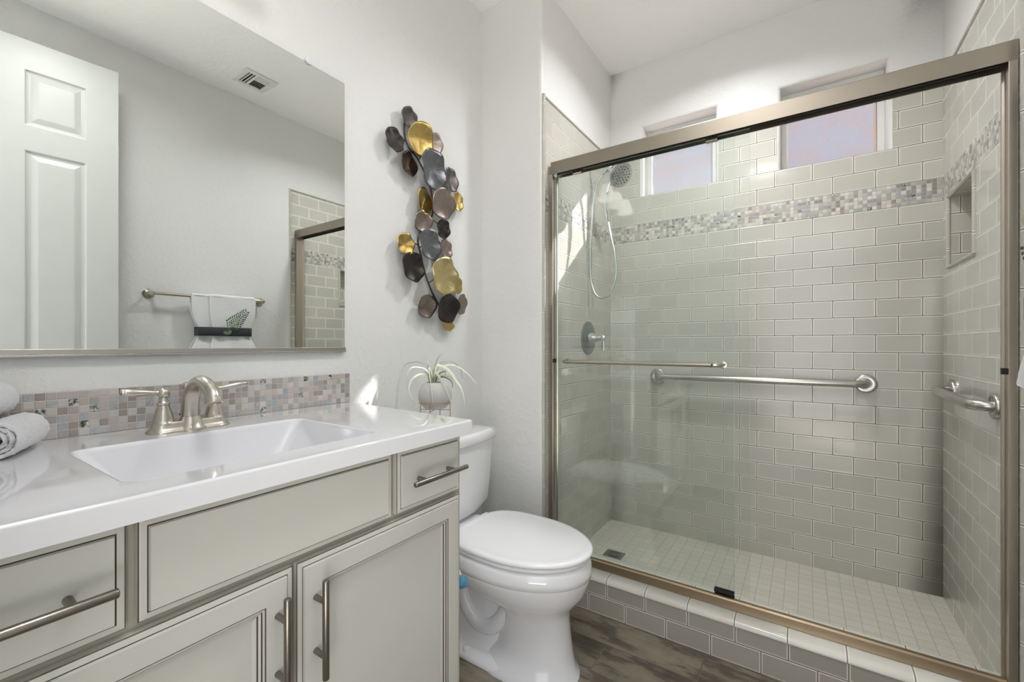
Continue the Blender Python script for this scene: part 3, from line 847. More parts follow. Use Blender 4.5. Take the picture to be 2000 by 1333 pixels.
# unseen ceiling lights, added as fill
def fill_can(x, y, label):
    e = empty('added_shower_light', (x, y, H), label, 'light fixture')
    MB().lathe((x, y, H), (0, 0, -1), [(0.0, 0.084), (0.006, 0.084), (0.009, 0.078), (0.008, 0.072), (0.0, 0.070)], 40).build('trim_ring', M['white_trim'], e, smooth=40)
    MB().lathe((x, y, H), (0, 0, -1), [(0.0, 0.0695), (0.004, 0.0695), (0.0045, 0.0)], 40).build('lens', M['lens'], e, smooth=40)
fill_can(0.96, 1.87, 'added recessed fill light, unseen, over the shower')
dk = empty('added_ceiling_light', (1.00, 0.42, H), 'added flat round fill light, unseen, over the vanity aisle', 'light fixture')
MB().lathe((1.00, 0.42, H), (0, 0, -1), [(0.0, 0.185), (0.022, 0.185), (0.026, 0.180), (0.026, 0.172), (0.020, 0.170)], 48).build('rim', M['white_trim'], dk, smooth=40)
MB().lathe((1.00, 0.42, H), (0, 0, -1), [(0.0, 0.1695), (0.024, 0.1695), (0.026, 0.150), (0.027, 0.0)], 48).build('diffuser', M['lens'], dk, smooth=40)

# ------------------------------------------------------------------ toilet
TY = 1.270
toi = empty('toilet', (0.38, TY, 0), 'white elongated two-piece toilet with closed lid between vanity and shower', 'toilet')
def egg(xb, xf, hw, z, n=40, k=0.58, sq=2.0, back=2.6):
    """elongated outline: xb back, xf front, widest at fraction k from the back; back is squarer"""
    xm = xb + (xf - xb) * k; pts = []
    for i in range(n):
        a = 2 * pi * i / n; ca, sa = cos(a), sin(a)
        e = sq if ca > 0 else back
        x = abs(ca) ** (2 / e) * (1 if ca > 0 else -1); y = abs(sa) ** (2 / e) * (1 if sa > 0 else -1)
        pts.append((xm + x * ((xf - xm) if ca > 0 else (xm - xb)), TY + y * hw, z))
    return pts
bowl = MB()
B = [  # xb, xf, hw, z
    (0.30, 0.670, 0.130, 0.000), (0.30, 0.670, 0.130, 0.010), (0.315, 0.655, 0.115, 0.022),
    (0.385, 0.648, 0.100, 0.075), (0.405, 0.638, 0.093, 0.14), (0.400, 0.636, 0.095, 0.195),
    (0.370, 0.645, 0.108, 0.222), (0.290, 0.668, 0.142, 0.250), (0.220, 0.690, 0.168, 0.282), (0.165, 0.702, 0.181, 0.318),
    (0.155, 0.705, 0.184, 0.330), (0.1555, 0.7045, 0.1835, 0.3335), (0.154, 0.7085, 0.1870, 0.336), (0.152, 0.7100, 0.1885, 0.352), (0.152, 0.706, 0.185, 0.376), (0.155, 0.700, 0.180, 0.385), (0.164, 0.690, 0.170, 0.388)]
bowl.loft([egg(*q, k=0.50 if q[3] > 0.24 else 0.46, back=2.6) for q in B])
bowl.build('bowl', M['porcelain'], toi, smooth=60)
# trapway skirt and foot behind the front column
foot = MB()
foot.loft([[(x, TY + y * s, z) for x, y in [(0.10, -1), (0.42, -1), (0.50, -0.8), (0.50, 0.8), (0.42, 1), (0.10, 1)]] for z, s in [(0.0, 0.128), (0.016, 0.128), (0.030, 0.112), (0.040, 0.100)]])
foot.build('foot', M['porcelain'], toi, smooth=40, bevel=0.006, seg=3)
tw = MB()
tw.loft([[(xc + hx * (abs(cos(a)) ** 0.5) * (1 if cos(a) > 0 else -1), TY + hy * (abs(sin(a)) ** 0.6) * (1 if sin(a) > 0 else -1), z) for a in [2 * pi * k / 32 for k in range(32)]]
         for z, xc, hx, hy in [(0.030, 0.28, 0.17, 0.104), (0.045, 0.28, 0.165, 0.090), (0.075, 0.28, 0.165, 0.074), (0.13, 0.28, 0.17, 0.066), (0.20, 0.26, 0.19, 0.068), (0.26, 0.22, 0.19, 0.082), (0.31, 0.20, 0.17, 0.105), (0.36, 0.19, 0.15, 0.118), (0.392, 0.175, 0.13, 0.120)]])
for s_ in (-1, 1):
    tw.tube(smooth_path([(0.45, TY + s_ * 0.060, 0.20), (0.39, TY + s_ * 0.064, 0.12), (0.32, TY + s_ * 0.064, 0.105), (0.26, TY + s_ * 0.062, 0.16), (0.235, TY + s_ * 0.060, 0.25)], 6), 0.027, 18)
tw.build('trapway', M['porcelain'], toi, smooth=50)
for s in (-1, 1):
    MB().lathe((0.30, TY + s * 0.108, 0.020), (0, 0, 1), [(0.0, 0.013), (0.012, 0.013), (0.018, 0.010), (0.021, 0.0)], 18).build('bolt_cap', M['seat_plastic'], toi, smooth=50)
seat = MB()
seat.loft([egg(0.232 + o, 0.704 - o, 0.183 - o, z, k=0.46, back=3.4) for z, o in [(0.3905, 0.010), (0.3915, 0.003), (0.395, 0.0), (0.400, 0.0005), (0.4035, 0.004), (0.4045, 0.012)]])
seat.build('seat', M['seat_plastic'], toi, smooth=60)
for s in (-1, 1):
    MB().box(0.60, 0.615, TY + s * 0.12 - 0.006, TY + s * 0.12 + 0.006, 0.3875, 0.3925).build('seat_bumper', M['seat_plastic'], toi, bevel=0.001)
lid = MB()
lid.loft([egg(0.225 + o, 0.712 - o, 0.187 - o, z, k=0.46, back=3.4) for z, o in [(0.4055, 0.012), (0.4060, 0.004), (0.410, 0.0), (0.416, 0.0005), (0.4205, 0.004), (0.4225, 0.010), (0.4228, 0.022), (0.4218, 0.032), (0.4222, 0.044), (0.4232, 0.10), (0.4236, 0.14)]])
lid.build('lid', M['seat_plastic'], toi, smooth=60)
for s in (-1, 1):
    MB().lathe((0.232, TY + s * 0.075 - 0.025, 0.408), (0, 1, 0), [(0, 0.011), (0.002, 0.013), (0.048, 0.013), (0.05, 0.011)], 20).build('hinge', M['seat_plastic'], toi, smooth=40)
def tank_ring(hx0, hx1, hy, z, n=10, bow=0.03):
    pts = []
    for k in range(n + 1):
        t = -1 + 2 * k / n
        pts.append((hx1 - bow * abs(t) ** 2.6, TY + t * hy, z))
    for k in range(1, 5):
        a = k / 5; pts.append((hx1 - bow - (hx1 - bow - hx0) * a, TY + hy * (1 - 0.02 * a), z))
    pts.append((hx0, TY + hy * 0.97, z)); pts.append((hx0, TY - hy * 0.97, z))
    for k in range(4, 0, -1):
        a = k / 5; pts.append((hx1 - bow - (hx1 - bow - hx0) * a, TY - hy * (1 - 0.02 * a), z))
    return pts
tk = MB()
tk.loft([tank_ring(0.035, x1, hy, z) for z, x1, hy in [(0.398, 0.150, 0.135), (0.402, 0.170, 0.160), (0.415, 0.184, 0.180), (0.44, 0.192, 0.194), (0.52, 0.197, 0.203), (0.62, 0.200, 0.209), (0.692, 0.202, 0.212)]])
tk.build('tank', M['porcelain'], toi, smooth=50)
tl = MB()
tl.loft([tank_ring(0.022 + o, 0.214 - o, 0.224 - o, z) for z, o in [(0.6925, 0.006), (0.694, 0.002), (0.699, 0.0), (0.722, 0.0), (0.730, 0.003), (0.7345, 0.010), (0.7355, 0.018)]])
tl.build('tank_lid', M['porcelain'], toi, smooth=50)
mb = MB(); mb.lathe((0.199, TY - 0.150, 0.655), (1, 0, 0), [(0, 0.014), (0.006, 0.014), (0.009, 0.009), (0.020, 0.007), (0.022, 0.0)], 18)
mb.tube([(0.216, TY - 0.150, 0.655), (0.219, TY - 0.11, 0.652), (0.219, TY - 0.075, 0.648)], [0.007, 0.006, 0.008], 12)
mb.build('flush_lever', M['chrome'], toi, smooth=45)
# bidet control sticking out on the vanity side
bd = MB(); bd.tube([(0.444, 0.968, 0.3835), (0.40, 1.002, 0.380), (0.30, 1.085, 0.376), (0.26, 1.12, 0.374)], [0.0150, 0.0125, 0.0125, 0.0125], 16, flat=0.75)
bd.build('bidet_arm', M['seat_plastic'], toi, smooth=50)
MB().lathe((0.444, 0.968, 0.3855), (0, -0.12, 1), [(-0.002, 0.019), (0.012, 0.0185), (0.020, 0.014), (0.025, 0.006), (0.026, 0.0)], 24).build('control_knob', M['blue'], toi, smooth=60)
[c for c in toi.children if c.name.startswith('control_knob')][0]['label'] = 'blue plastic control knob beside the seat'

tk_ = {c.name.split('.')[0]: c for c in toi.children}
for c in list(toi.children):
    k = c.name.split('.')[0]
    if k in ('seat_bumper', 'hinge'): c.parent = tk_['seat']
    if k == 'control_knob': c.parent = tk_['bidet_arm']

# ------------------------------------------------------------------ air plant in a concrete pot on a wire stand
PX, PY, PZ = 0.117, 1.197, 0.842
TKZ = 0.7357
pl = empty('potted_air_plant', (PX, PY, PZ), 'spiky silver-green air plant in a round concrete pot on the toilet tank', 'plant')
pr = [(0, 0.0), (0.0, 0.026), (0.004, 0.040), (0.018, 0.054), (0.036, 0.062), (0.054, 0.0635), (0.072, 0.060), (0.088, 0.051), (0.097, 0.042), (0.100, 0.039), (0.100, 0.035), (0.094, 0.036), (0.085, 0.040)]
MB().lathe((PX, PY, PZ), (0, 0, 1), pr, 40).build('pot', M['pot'], pl, smooth=50)
MB().lathe((PX, PY, PZ + 0.088), (0, 0, 1), [(0, 0.0), (0.0, 0.041), (0.004, 0.039), (0.007, 0.0)], 24).build('soil', M['soil'], pl, smooth=50)
st = empty('wire_plant_stand', (PX, PY, TKZ), 'thin copper wire stand holding the concrete pot on the toilet tank', 'plant stand')
for k in range(4):
    a = pi / 4 + k * pi / 2 + radians(-20)
    x, y = PX + 0.0585 * cos(a), PY + 0.0585 * sin(a)
    MB().tube([(x, y, TKZ), (x, y, 0.862)], 0.0016, 8).build('leg', M['stand'], st, smooth=40)
mb = MB()
mb.tube([(PX + 0.0600 * cos(a), PY + 0.0600 * sin(a), 0.8655) for a in [2 * pi * k / 48 for k in range(49)]], 0.0016, 8)
mb.build('ring', M['stand'], st, smooth=40)
mb = MB()
for a in (pi / 4 - radians(20), 3 * pi / 4 - radians(20)):
    mb.tube([(PX - 0.0585 * cos(a), PY - 0.0585 * sin(a), 0.8385), (PX + 0.0585 * cos(a), PY + 0.0585 * sin(a), 0.8385)], 0.0016, 8)
mb.build('cross_wires', M['stand'], st, smooth=40)
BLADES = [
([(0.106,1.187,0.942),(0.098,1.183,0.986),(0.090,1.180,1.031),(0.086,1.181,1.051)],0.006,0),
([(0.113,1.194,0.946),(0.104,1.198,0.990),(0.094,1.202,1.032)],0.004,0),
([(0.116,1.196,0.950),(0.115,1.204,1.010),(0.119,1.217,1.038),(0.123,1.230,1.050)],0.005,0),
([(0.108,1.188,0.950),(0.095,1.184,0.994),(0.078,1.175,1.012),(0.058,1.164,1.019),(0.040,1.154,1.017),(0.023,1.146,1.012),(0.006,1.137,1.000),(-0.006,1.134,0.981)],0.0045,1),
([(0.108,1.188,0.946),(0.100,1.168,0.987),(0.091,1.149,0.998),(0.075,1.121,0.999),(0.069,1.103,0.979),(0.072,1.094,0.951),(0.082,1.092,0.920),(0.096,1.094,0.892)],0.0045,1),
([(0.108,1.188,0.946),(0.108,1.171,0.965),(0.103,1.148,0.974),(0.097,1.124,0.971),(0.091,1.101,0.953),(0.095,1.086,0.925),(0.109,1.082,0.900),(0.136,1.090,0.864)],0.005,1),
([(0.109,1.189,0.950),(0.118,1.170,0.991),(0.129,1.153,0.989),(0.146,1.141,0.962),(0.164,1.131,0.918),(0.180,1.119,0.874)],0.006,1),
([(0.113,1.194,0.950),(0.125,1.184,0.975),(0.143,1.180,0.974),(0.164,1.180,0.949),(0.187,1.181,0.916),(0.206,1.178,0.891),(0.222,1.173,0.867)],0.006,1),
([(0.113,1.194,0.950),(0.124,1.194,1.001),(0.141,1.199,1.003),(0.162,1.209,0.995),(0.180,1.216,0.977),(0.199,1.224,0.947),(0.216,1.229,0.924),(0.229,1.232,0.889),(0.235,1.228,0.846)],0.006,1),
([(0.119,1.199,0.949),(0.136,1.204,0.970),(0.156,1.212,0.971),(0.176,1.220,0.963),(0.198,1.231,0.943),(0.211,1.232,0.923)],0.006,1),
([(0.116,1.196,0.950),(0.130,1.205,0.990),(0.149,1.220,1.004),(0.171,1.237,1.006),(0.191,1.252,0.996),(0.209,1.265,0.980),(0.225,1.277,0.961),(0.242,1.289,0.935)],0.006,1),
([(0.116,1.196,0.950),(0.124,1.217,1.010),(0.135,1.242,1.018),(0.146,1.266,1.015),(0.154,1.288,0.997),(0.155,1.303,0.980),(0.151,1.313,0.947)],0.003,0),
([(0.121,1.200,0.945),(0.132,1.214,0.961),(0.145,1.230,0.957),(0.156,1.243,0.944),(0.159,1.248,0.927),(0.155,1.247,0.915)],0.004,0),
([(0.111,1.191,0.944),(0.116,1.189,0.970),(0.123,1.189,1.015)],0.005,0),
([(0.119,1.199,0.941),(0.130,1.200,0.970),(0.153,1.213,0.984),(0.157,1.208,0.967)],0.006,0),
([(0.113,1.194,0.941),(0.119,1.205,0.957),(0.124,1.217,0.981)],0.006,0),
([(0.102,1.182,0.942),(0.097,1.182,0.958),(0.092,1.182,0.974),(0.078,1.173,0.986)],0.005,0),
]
for pts, w, lit in BLADES:
    pts = [(max(p[0], 0.012), p[1], p[2]) for p in pts]
    path = smooth_path(pts, 5); n = len(path)
    # sink the base into the pot
    path = [Vector((PX * 0.6 + path[0].x * 0.4, PY * 0.6 + path[0].y * 0.4, PZ + 0.088))] + path
    n += 1
    rad = [w * 1.2 * (1 - 0.30 * (i / n) - 0.65 * (i / (n - 1)) ** 3) * (0.9) + 0.0004 for i in range(n)]
    MB().tube(path, rad, 8, flat=0.32, up=(0.05, 0.1, 1)).build('blade', M['blade'] if lit else M['blade_shaded'], pl, smooth=60)

# ------------------------------------------------------------------ metal wall art
art = empty('metal_wall_sculpture', (0.0, 1.27, 1.56), 'metal wall sculpture of gold, pewter and bronze lily pads on a curving stem', 'wall art')
COLM = {'pewter': 'pewter', 'black': 'black_leaf', 'gold': 'gold_leaf', 'taupe': 'taupe_leaf', 'brown': 'brown_leaf', 'blue': 'blue_leaf', 'palegold': 'pale_gold_leaf'}
STEM = [(0.015, 1.136, 1.921), (0.015, 1.14, 1.875), (0.015, 1.159, 1.839), (0.015, 1.197, 1.819), (0.015, 1.228, 1.788), (0.015, 1.265, 1.739), (0.015, 1.287, 1.675), (0.015, 1.287, 1.613), (0.015, 1.249, 1.565), (0.015, 1.207, 1.502), (0.015, 1.223, 1.437), (0.015, 1.244, 1.372), (0.015, 1.27, 1.321), (0.015, 1.303, 1.273), (0.015, 1.355, 1.217)]
sp_ = smooth_path(STEM, 5)
MB().tube(sp_, 0.0035, 10).build('stem', M['stem'], art, smooth=50)
PADS = [(0.030,1.152,1.947,0.041,0.041,'pewter'),(0.035,1.075,1.833,0.041,0.045,'black'),(0.045,1.199,1.880,0.066,0.066,'gold'),(0.025,1.300,1.908,0.035,0.045,'taupe'),(0.030,1.150,1.771,0.045,0.049,'brown'),(0.055,1.260,1.779,0.081,0.078,'blue'),(0.030,1.389,1.785,0.041,0.055,'pewter'),(0.030,1.233,1.650,0.046,0.055,'gold'),(0.050,1.318,1.659,0.074,0.060,'taupe'),(0.030,1.430,1.704,0.033,0.044,'gold'),(0.030,1.224,1.568,0.046,0.040,'taupe'),(0.045,1.323,1.559,0.042,0.039,'black'),(0.050,1.243,1.480,0.064,0.062,'blue'),(0.035,1.129,1.462,0.042,0.043,'gold'),(0.045,1.158,1.379,0.059,0.056,'black'),(0.030,1.354,1.482,0.043,0.044,'taupe'),(0.055,1.323,1.363,0.083,0.079,'palegold'),(0.030,1.430,1.338,0.028,0.037,'gold'),(0.035,1.238,1.236,0.051,0.047,'taupe'),(0.050,1.348,1.233,0.063,0.059,'black'),(0.030,1.453,1.260,0.037,0.044,'taupe'),(0.030,1.369,1.165,0.040,0.025,'gold')]
rp = random.Random(5)
for (d, y, z, ry, rz, c) in PADS:
    n, rings_n = 48, 7
    ph = rp.uniform(0, 6.28); k1 = rp.choice((4, 5, 6)); tiltx, tilty = rp.uniform(-0.16, 0.10), rp.uniform(-0.15, 0.15)
    verts = []; faces = []
    cup = 0.018 * (ry / 0.06)
    for side in (0, 1):
        for j in range(rings_n + 1):
            q = j / rings_n
            for i in range(n):
                a = 2 * pi * i / n
                wv = 1 + 0.032 * min(1, ry / 0.06) * q * q * sin(k1 * a + ph) + 0.04 * q * sin(2 * a + ph * 2)
                yy = ry * q * cos(a) * wv; zz_ = rz * q * sin(a) * wv
                xx = -cup * (1 - q * q) * 0.6 + 0.0045 * (ry / 0.06) * q ** 3 * sin(k1 * a + ph + 1) + tiltx * yy + tilty * zz_
                verts.append((xx - side * 0.0012, yy, zz_))
    L = n * (rings_n + 1)
    for side in (0, 1):
        for j in range(rings_n):
            for i in range(n):
                A = side * L + j * n + i; Bq = side * L + j * n + (i + 1) % n; Cq = Bq + n; Dq = A + n
                faces.append((A, Bq, Cq, Dq) if side == 0 else (A, Dq, Cq, Bq))
    for i in range(n):
        A = rings_n * n + i; Bq = rings_n * n + (i + 1) % n
        faces.append((A, Bq, Bq + L, A + L))
    me = bpy.data.meshes.new('lily_pad'); me.from_pydata(verts, [], faces); me.materials.append(M[COLM[c]])
    bm = bmesh.new(); bm.from_mesh(me); bmesh.ops.remove_doubles(bm, verts=bm.verts, dist=1e-6); bm.to_mesh(me); bm.free()
    me.shade_smooth()
    o = bpy.data.objects.new('lily_pad', me); scene.collection.objects.link(o); o.parent = art
    o.location = Vector((d, y, z)) - art.location
    o['label'] = {'gold': 'gold lily pad', 'palegold': 'large pale gold lily pad', 'black': 'blackened lily pad', 'pewter': 'pewter lily pad', 'taupe': 'bronze-taupe lily pad', 'brown': 'dark brown lily pad', 'blue': 'large blue-grey pewter lily pad'}[c]
    # twig from the main stem to the pad
    tgt = Vector((d - 0.006, y, z)); near = min(sp_, key=lambda p: (p - tgt).length)
    mid = (near + tgt) / 2 + Vector((-0.004, 0, 0.008)); mid.x = max(mid.x, 0.008)
    tb = Vector((d - cup * 0.6 - 0.0015, 0, 0)) + Vector((0, y, z))
    MB().tube(smooth_path([near, mid, tb], 5), 0.0020, 8).build('twig', M['stem'], art, smooth=50)

# ------------------------------------------------------------------ towel bar and dressed hand towel on the right wall
BZ, BX = 1.365, XW - 0.052
tb = empty('towel_bar', (XW, 1.155, BZ), 'brushed nickel towel bar with round rosettes on the right wall', 'towel bar')
MB().tube([(BX, 0.862, BZ), (BX, 1.452, BZ)], 0.0085, 18).build('bar', M['nickel'], tb, smooth=50)
for yy, s in ((0.865, -1), (1.449, 1)):
    MB().lathe((XW, yy, BZ), (-1, 0, 0), [(0, 0.027), (0.004, 0.027), (0.007, 0.023), (0.010, 0.021), (0.013, 0.014), (0.018, 0.009), (0.034, 0.0085), (0.040, 0.0125), (0.052, 0.0145), (0.063, 0.011), (0.066, 0.0)], 24).build('post', M['nickel'], tb, smooth=45)
ht = empty('hand_towel', (BX, 1.225, BZ), 'white hand towel tied with a charcoal ribbon and green sprig on the towel bar', 'towel')
def tw_sheet(front, y0, y1, zb, thick, lay, name='towel_cloth'):
    """vertical sheet; narrows at the ribbon and flares below it"""
    nu, nv = 28, 40; F = []; zt = BZ + 0.012
    yc = 1.222
    rings = []
    for j in range(nv + 1):
        z = zt + (zb - zt) * j / nv
        k = math.exp(-((z - 1.160) / 0.075) ** 2)
        fl = max(0, (1.12 - z) / 0.14)
        row = []
        for i in range(nu + 1):
            u = i / nu; y = y0 + (y1 - y0) * u
            y = yc + (y - yc) * (1 - 0.20 * k + 0.10 * fl)
            wrk = 0.0045 * sin(u * 17 + 1) * (k + fl * 0.8) + 0.002 * sin(u * 9 + z * 30)
            x = BX - front * (0.012 + lay + 0.006 * fl) + (-front) * (wrk + 0.014 * fl * (0.6 + 0.4 * sin(u * 6)))
            row.append((x, y, z))
        F.append(row)
    mb = MB()
    nrow = nu + 1
    loops = []
    for row in F:
        outer = row; inner = [(p[0] + front * thick, p[1], p[2]) for p in reversed(row)]
        loops.append(outer + inner)
    mb.loft(loops, 0, True, True)
    return mb
m1 = tw_sheet(1, 1.045, 1.402, 0.985, 0.009, 0.003); m2 = tw_sheet(-1, 1.045, 1.402, 1.00, 0.007, 0.003)
m3 = tw_sheet(1, 1.135, 1.396, 0.990, 0.009, 0.011)
over = MB()
rings = []
for y in [1.046 + (1.401 - 1.046) * i / 24 for i in range(25)]:
    rr_ = 0.0165 + 0.0008 * sin(y * 60)
    if 1.135 < y < 1.397: rr_ += 0.0075
    ring = [(BX - (rr_) * cos(a), y, BZ + 0.004 + rr_ * 0.75 * sin(a)) for a in [pi * k / 12 for k in range(13)]] + [(BX - 0.0088 * cos(a), y, BZ + 0.004 + 0.0088 * sin(a)) for a in [pi - pi * k / 12 for k in range(13)]]
    rings.append(ring)
over.loft(rings)
for q in (m2, m3, over): m1.add(q.v, q.f)
fuzz(m1.build('towel_cloth', M['towel'], ht, smooth=60), 0.006, 0.0022)
rb = MB(); rings = []
for z in (1.187, 1.185, 1.137, 1.135):
    o_ = 0.0 if z in (1.185, 1.137) else -0.0012
    ring = []
    for i in range(30):
        u = i / 29; y = 1.0715 + (1.3655 - 1.0715) * u
        ring.append((BX - 0.0335 - o_ - 0.0045 * sin(pi * u), y, z))
    for i in range(30):
        u = 1 - i / 29; y = 1.0715 + (1.3655 - 1.0715) * u
        ring.append((BX + 0.0225 + o_, y, z))
    rings.append(ring)
rb.loft(rings, 0, False, False)
rb.build('ribbon', M['ribbon'], ht, smooth=50)
sg = MB(); S0 = Vector((BX - 0.0400, 1.215, 1.165)); S1 = Vector((BX - 0.040, 1.330, 1.290))
sg.tube([S0, (S0 + S1) / 2 + Vector((-0.004, 0.004, 0)), S1], [0.0012, 0.0010, 0.0006], 6)
rs = random.Random(3)
def leaf(mb, c, r, mi, nrm=(-1, 0, 0)):
    mb.lathe(c, nrm, [(0, r * 0.9), (0.0008, r), (0.0016, r * 0.7), (0.0018, 0)], 8, mi)
D = (S1 - S0)
side = Vector((0, D.z, -D.y)).normalized()
for i in range(11):
    t_ = 0.12 + 0.86 * i / 10
    for s in (-1, 1):
        L_ = 0.042 * (1 - t_ * 0.75) + 0.004
        base = S0 + D * t_
        tip = base + side * s * L_ + D.normalized() * L_ * 0.7 + Vector((-0.002, 0, 0))
        sg.tube([base, tip], 0.0009, 5)
        for q in (0.35, 0.65, 1.0):
            c_ = base + (tip - base) * q + side * rs.uniform(-.003, .003)
            leaf(sg, c_, 0.0056 - 0.0018 * t_, 1 if q == 1.0 or rs.random() < 0.3 else 0)
for k in range(7):
    a = -0.9 + k * 0.45
    leaf(sg, S0 + Vector((-0.001, 0.016 * sin(a) + 0.006, -0.004 - 0.010 * cos(a))), 0.0095, 0)
sg.build('sprig', [M['sprig'], M['sprig_dark']], ht, smooth=40)

# ------------------------------------------------------------------ open panelled door by the right wall (seen in the mirror)
ang = radians(5.3)
HX, HY, DWD, DT, DZ = 1.700, -0.052, 0.762, 0.035, 2.445
dvec = Vector((-sin(ang), cos(ang), 0)); nvec = Vector((-cos(ang), -sin(ang), 0))
def dp(u, n_, z): return Vector((HX, HY, z)) + dvec * u + nvec * n_
drm = MB()
def slab_face(front):
    pan = []
    for (a, b) in ((0.113, 0.306), (0.448, 0.649)):
        for (c_, d_) in ((0.20, 0.78), (0.92, 1.955), (2.065, 2.315)):
            pan.append((a, b, c_, d_))
    us = [0, 0.113, 0.306, 0.448, 0.649, DWD]; zz2 = [0.008, 0.20, 0.78, 0.92, 1.955, 2.065, 2.315, DZ]
    s = 1 if front else -1; off = DT if front else 0
    for i in range(5):
        for j in range(7):
            if i in (1, 3) and j in (1, 3, 5):
                a, b, c_, d_ = us[i], us[i + 1], zz2[j], zz2[j + 1]
                rings = []
                for (ins, h) in [(0, 0), (0.003, -0.001), (0.006, -0.007), (0.012, -0.009), (0.020, -0.0095), (0.040, -0.002), (0.044, -0.0012)]:
                    rings.append([dp(a + ins, off + s * h, c_ + ins), dp(b - ins, off + s * h, c_ + ins), dp(b - ins, off + s * h, d_ - ins), dp(a + ins, off + s * h, d_ - ins)])
                drm.loft(rings, 0, False, True)
            else:
                drm.quad(dp(us[i], off, zz2[j]), dp(us[i + 1], off, zz2[j]), dp(us[i + 1], off, zz2[j + 1]), dp(us[i], off, zz2[j + 1]))
slab_face(True); slab_face(False)
for (u0_, u1_, n0_, n1_) in ((0, 0, 0, DT), (DWD, DWD, 0, DT)):
    drm.quad(dp(u0_, 0, 0.008), dp(u0_, DT, 0.008), dp(u0_, DT, DZ), dp(u0_, 0, DZ))
for z in (0.008, DZ):
    drm.quad(dp(0, 0, z), dp(DWD, 0, z), dp(DWD, DT, z), dp(0, DT, z))
def M_door():
    return M['door']
do = drm.build('door_slab', M['door'], None)
de = empty('door_1', (HX, HY, 0)); de['kind'] = 'structure'; do.parent = de; do.location = -Vector(de.location)
kn = MB().lathe(dp(DWD - 0.065, DT, 0.95), nvec, [(0, 0.030), (0.006, 0.030), (0.009, 0.016), (0.028, 0.011), (0.035, 0.021), (0.048, 0.027), (0.058, 0.022), (0.062, 0.0)], 24).build('door_knob', M['nickel'], de, smooth=45)

# ------------------------------------------------------------------ ceiling vent
ve = empty('ceiling_vent', (1.475, 1.298, H), 'white square supply vent with louvres on the ceiling, seen in the mirror', 'vent')
vx0, vx1, vy0, vy1 = 1.382, 1.570, 1.209, 1.388
mb = MB()
zt_, zb_ = H - 0.0003, H - 0.008
for (a, b, c_, d_) in ((vx0, vx0 + 0.028, vy0, vy1), (vx1 - 0.028, vx1, vy0, vy1), (vx0 + 0.028, vx1 - 0.028, vy0, vy0 + 0.028), (vx0 + 0.028, vx1 - 0.028, vy1 - 0.028, vy1)):
    mb.box(a, b, c_, d_, zb_, zt_)
mb.box(vx0 + 0.028, vx1 - 0.028, vy0 + 0.068, vy0 + 0.080, zb_ + 0.001, zt_)
mb.build('vent_frame', M['white_trim'], ve, bevel=0.0015)
MB().box(vx0 + 0.02, vx1 - 0.02, vy0 + 0.02, vy1 - 0.02, zt_ - 0.0008, zt_ - 0.0002).build('duct_shade_sheet', M['hole_shade'], ve)  # dark sheet painted in for the shade inside the duct
for k in range(8):
    x = vx0 + 0.034 + k * 0.0165
    mb = MB(); t_ = radians(50 if k > 3 else -50)
    a = Vector((x, 0, zb_ + 0.001)); b = a + Vector((0.010 * sin(t_), 0, 0.010 * cos(t_) * 0.6))
    mb.add([(a.x, vy0 + 0.081, a.z), (b.x, vy0 + 0.081, b.z), (b.x, vy1 - 0.0285, b.z), (a.x, vy1 - 0.0285, a.z), (a.x + 0.001, vy0 + 0.081, a.z), (b.x + 0.001, vy0 + 0.081, b.z), (b.x + 0.001, vy1 - 0.0285, b.z), (a.x + 0.001, vy1 - 0.0285, a.z)],
           [(0, 1, 2, 3), (4, 7, 6, 5), (0, 4, 5, 1), (1, 5, 6, 2), (2, 6, 7, 3), (3, 7, 4, 0)])
    mb.build('louvre', M['white_trim'], ve)
for k in range(2):
    y = vy0 + 0.036 + k * 0.018
    MB().box(vx0 + 0.029, vx1 - 0.029, y, y + 0.004, zb_ + 0.001, zb_ + 0.0055).build('louvre', M['white_trim'], ve)

# ------------------------------------------------------------------ sliding shower door
sd = empty('shower_enclosure', (1.03, 1.725, 0.15), 'bypass glass shower door in a satin nickel frame, both panes slid left', 'shower door')
HZ0, HZ1, HY0, HY1 = 1.839, 1.8945, 1.696, 1.756
mb = MB()
hp = [(HY0, HZ0), (HY0, HZ1 - 0.003), (HY0 + 0.003, HZ1), (HY1 - 0.003, HZ1), (HY1, HZ1 - 0.003), (HY1, HZ0), (HY1 - 0.003, HZ0), (HY1 - 0.003, HZ1 - 0.006), (HY0 + 0.003, HZ1 - 0.006), (HY0 + 0.003, HZ0)]
mb.loft([[(x, p[0], p[1]) for p in hp] for x in (XA + 0.012, XW - 0.001)])
mb.build('header', M['frame_metal'], sd)
MB().box(XA + 0.03, XW - 0.03, (HY0 + HY1) / 2 - 0.003, (HY0 + HY1) / 2 + 0.003, HZ0 + 0.006, HZ1 - 0.0065).build('track_divider', M['black'], sd)
for (a, b, s) in ((XA + 0.001, XA + 0.021, 1), (XW - 0.019, XW - 0.001, -1)):
    mb = MB()
    inner = b if s > 0 else a; outer = a if s > 0 else b
    q = [(outer, HY0), (inner, HY0), (inner, HY0 + 0.010), (inner - s * 0.006, HY0 + 0.013), (inner - s * 0.006, HY1 - 0.010), (inner, HY1 - 0.007), (inner, HY1), (outer, HY1)]
    mb.loft([[(p[0], p[1], z) for p in q] for z in (0.1515, HZ0)])
    mb.build('side_jamb', M['jamb_metal_lightened'], sd, bevel=0.0008)
    xx = inner
    MB().box(min(xx, xx + s * 0.012), max(xx, xx + s * 0.012), HY0 + 0.002, HY0 + 0.015, 1.004, 1.021).build('bumper', M['black'], sd, bevel=0.001)
mb = MB()
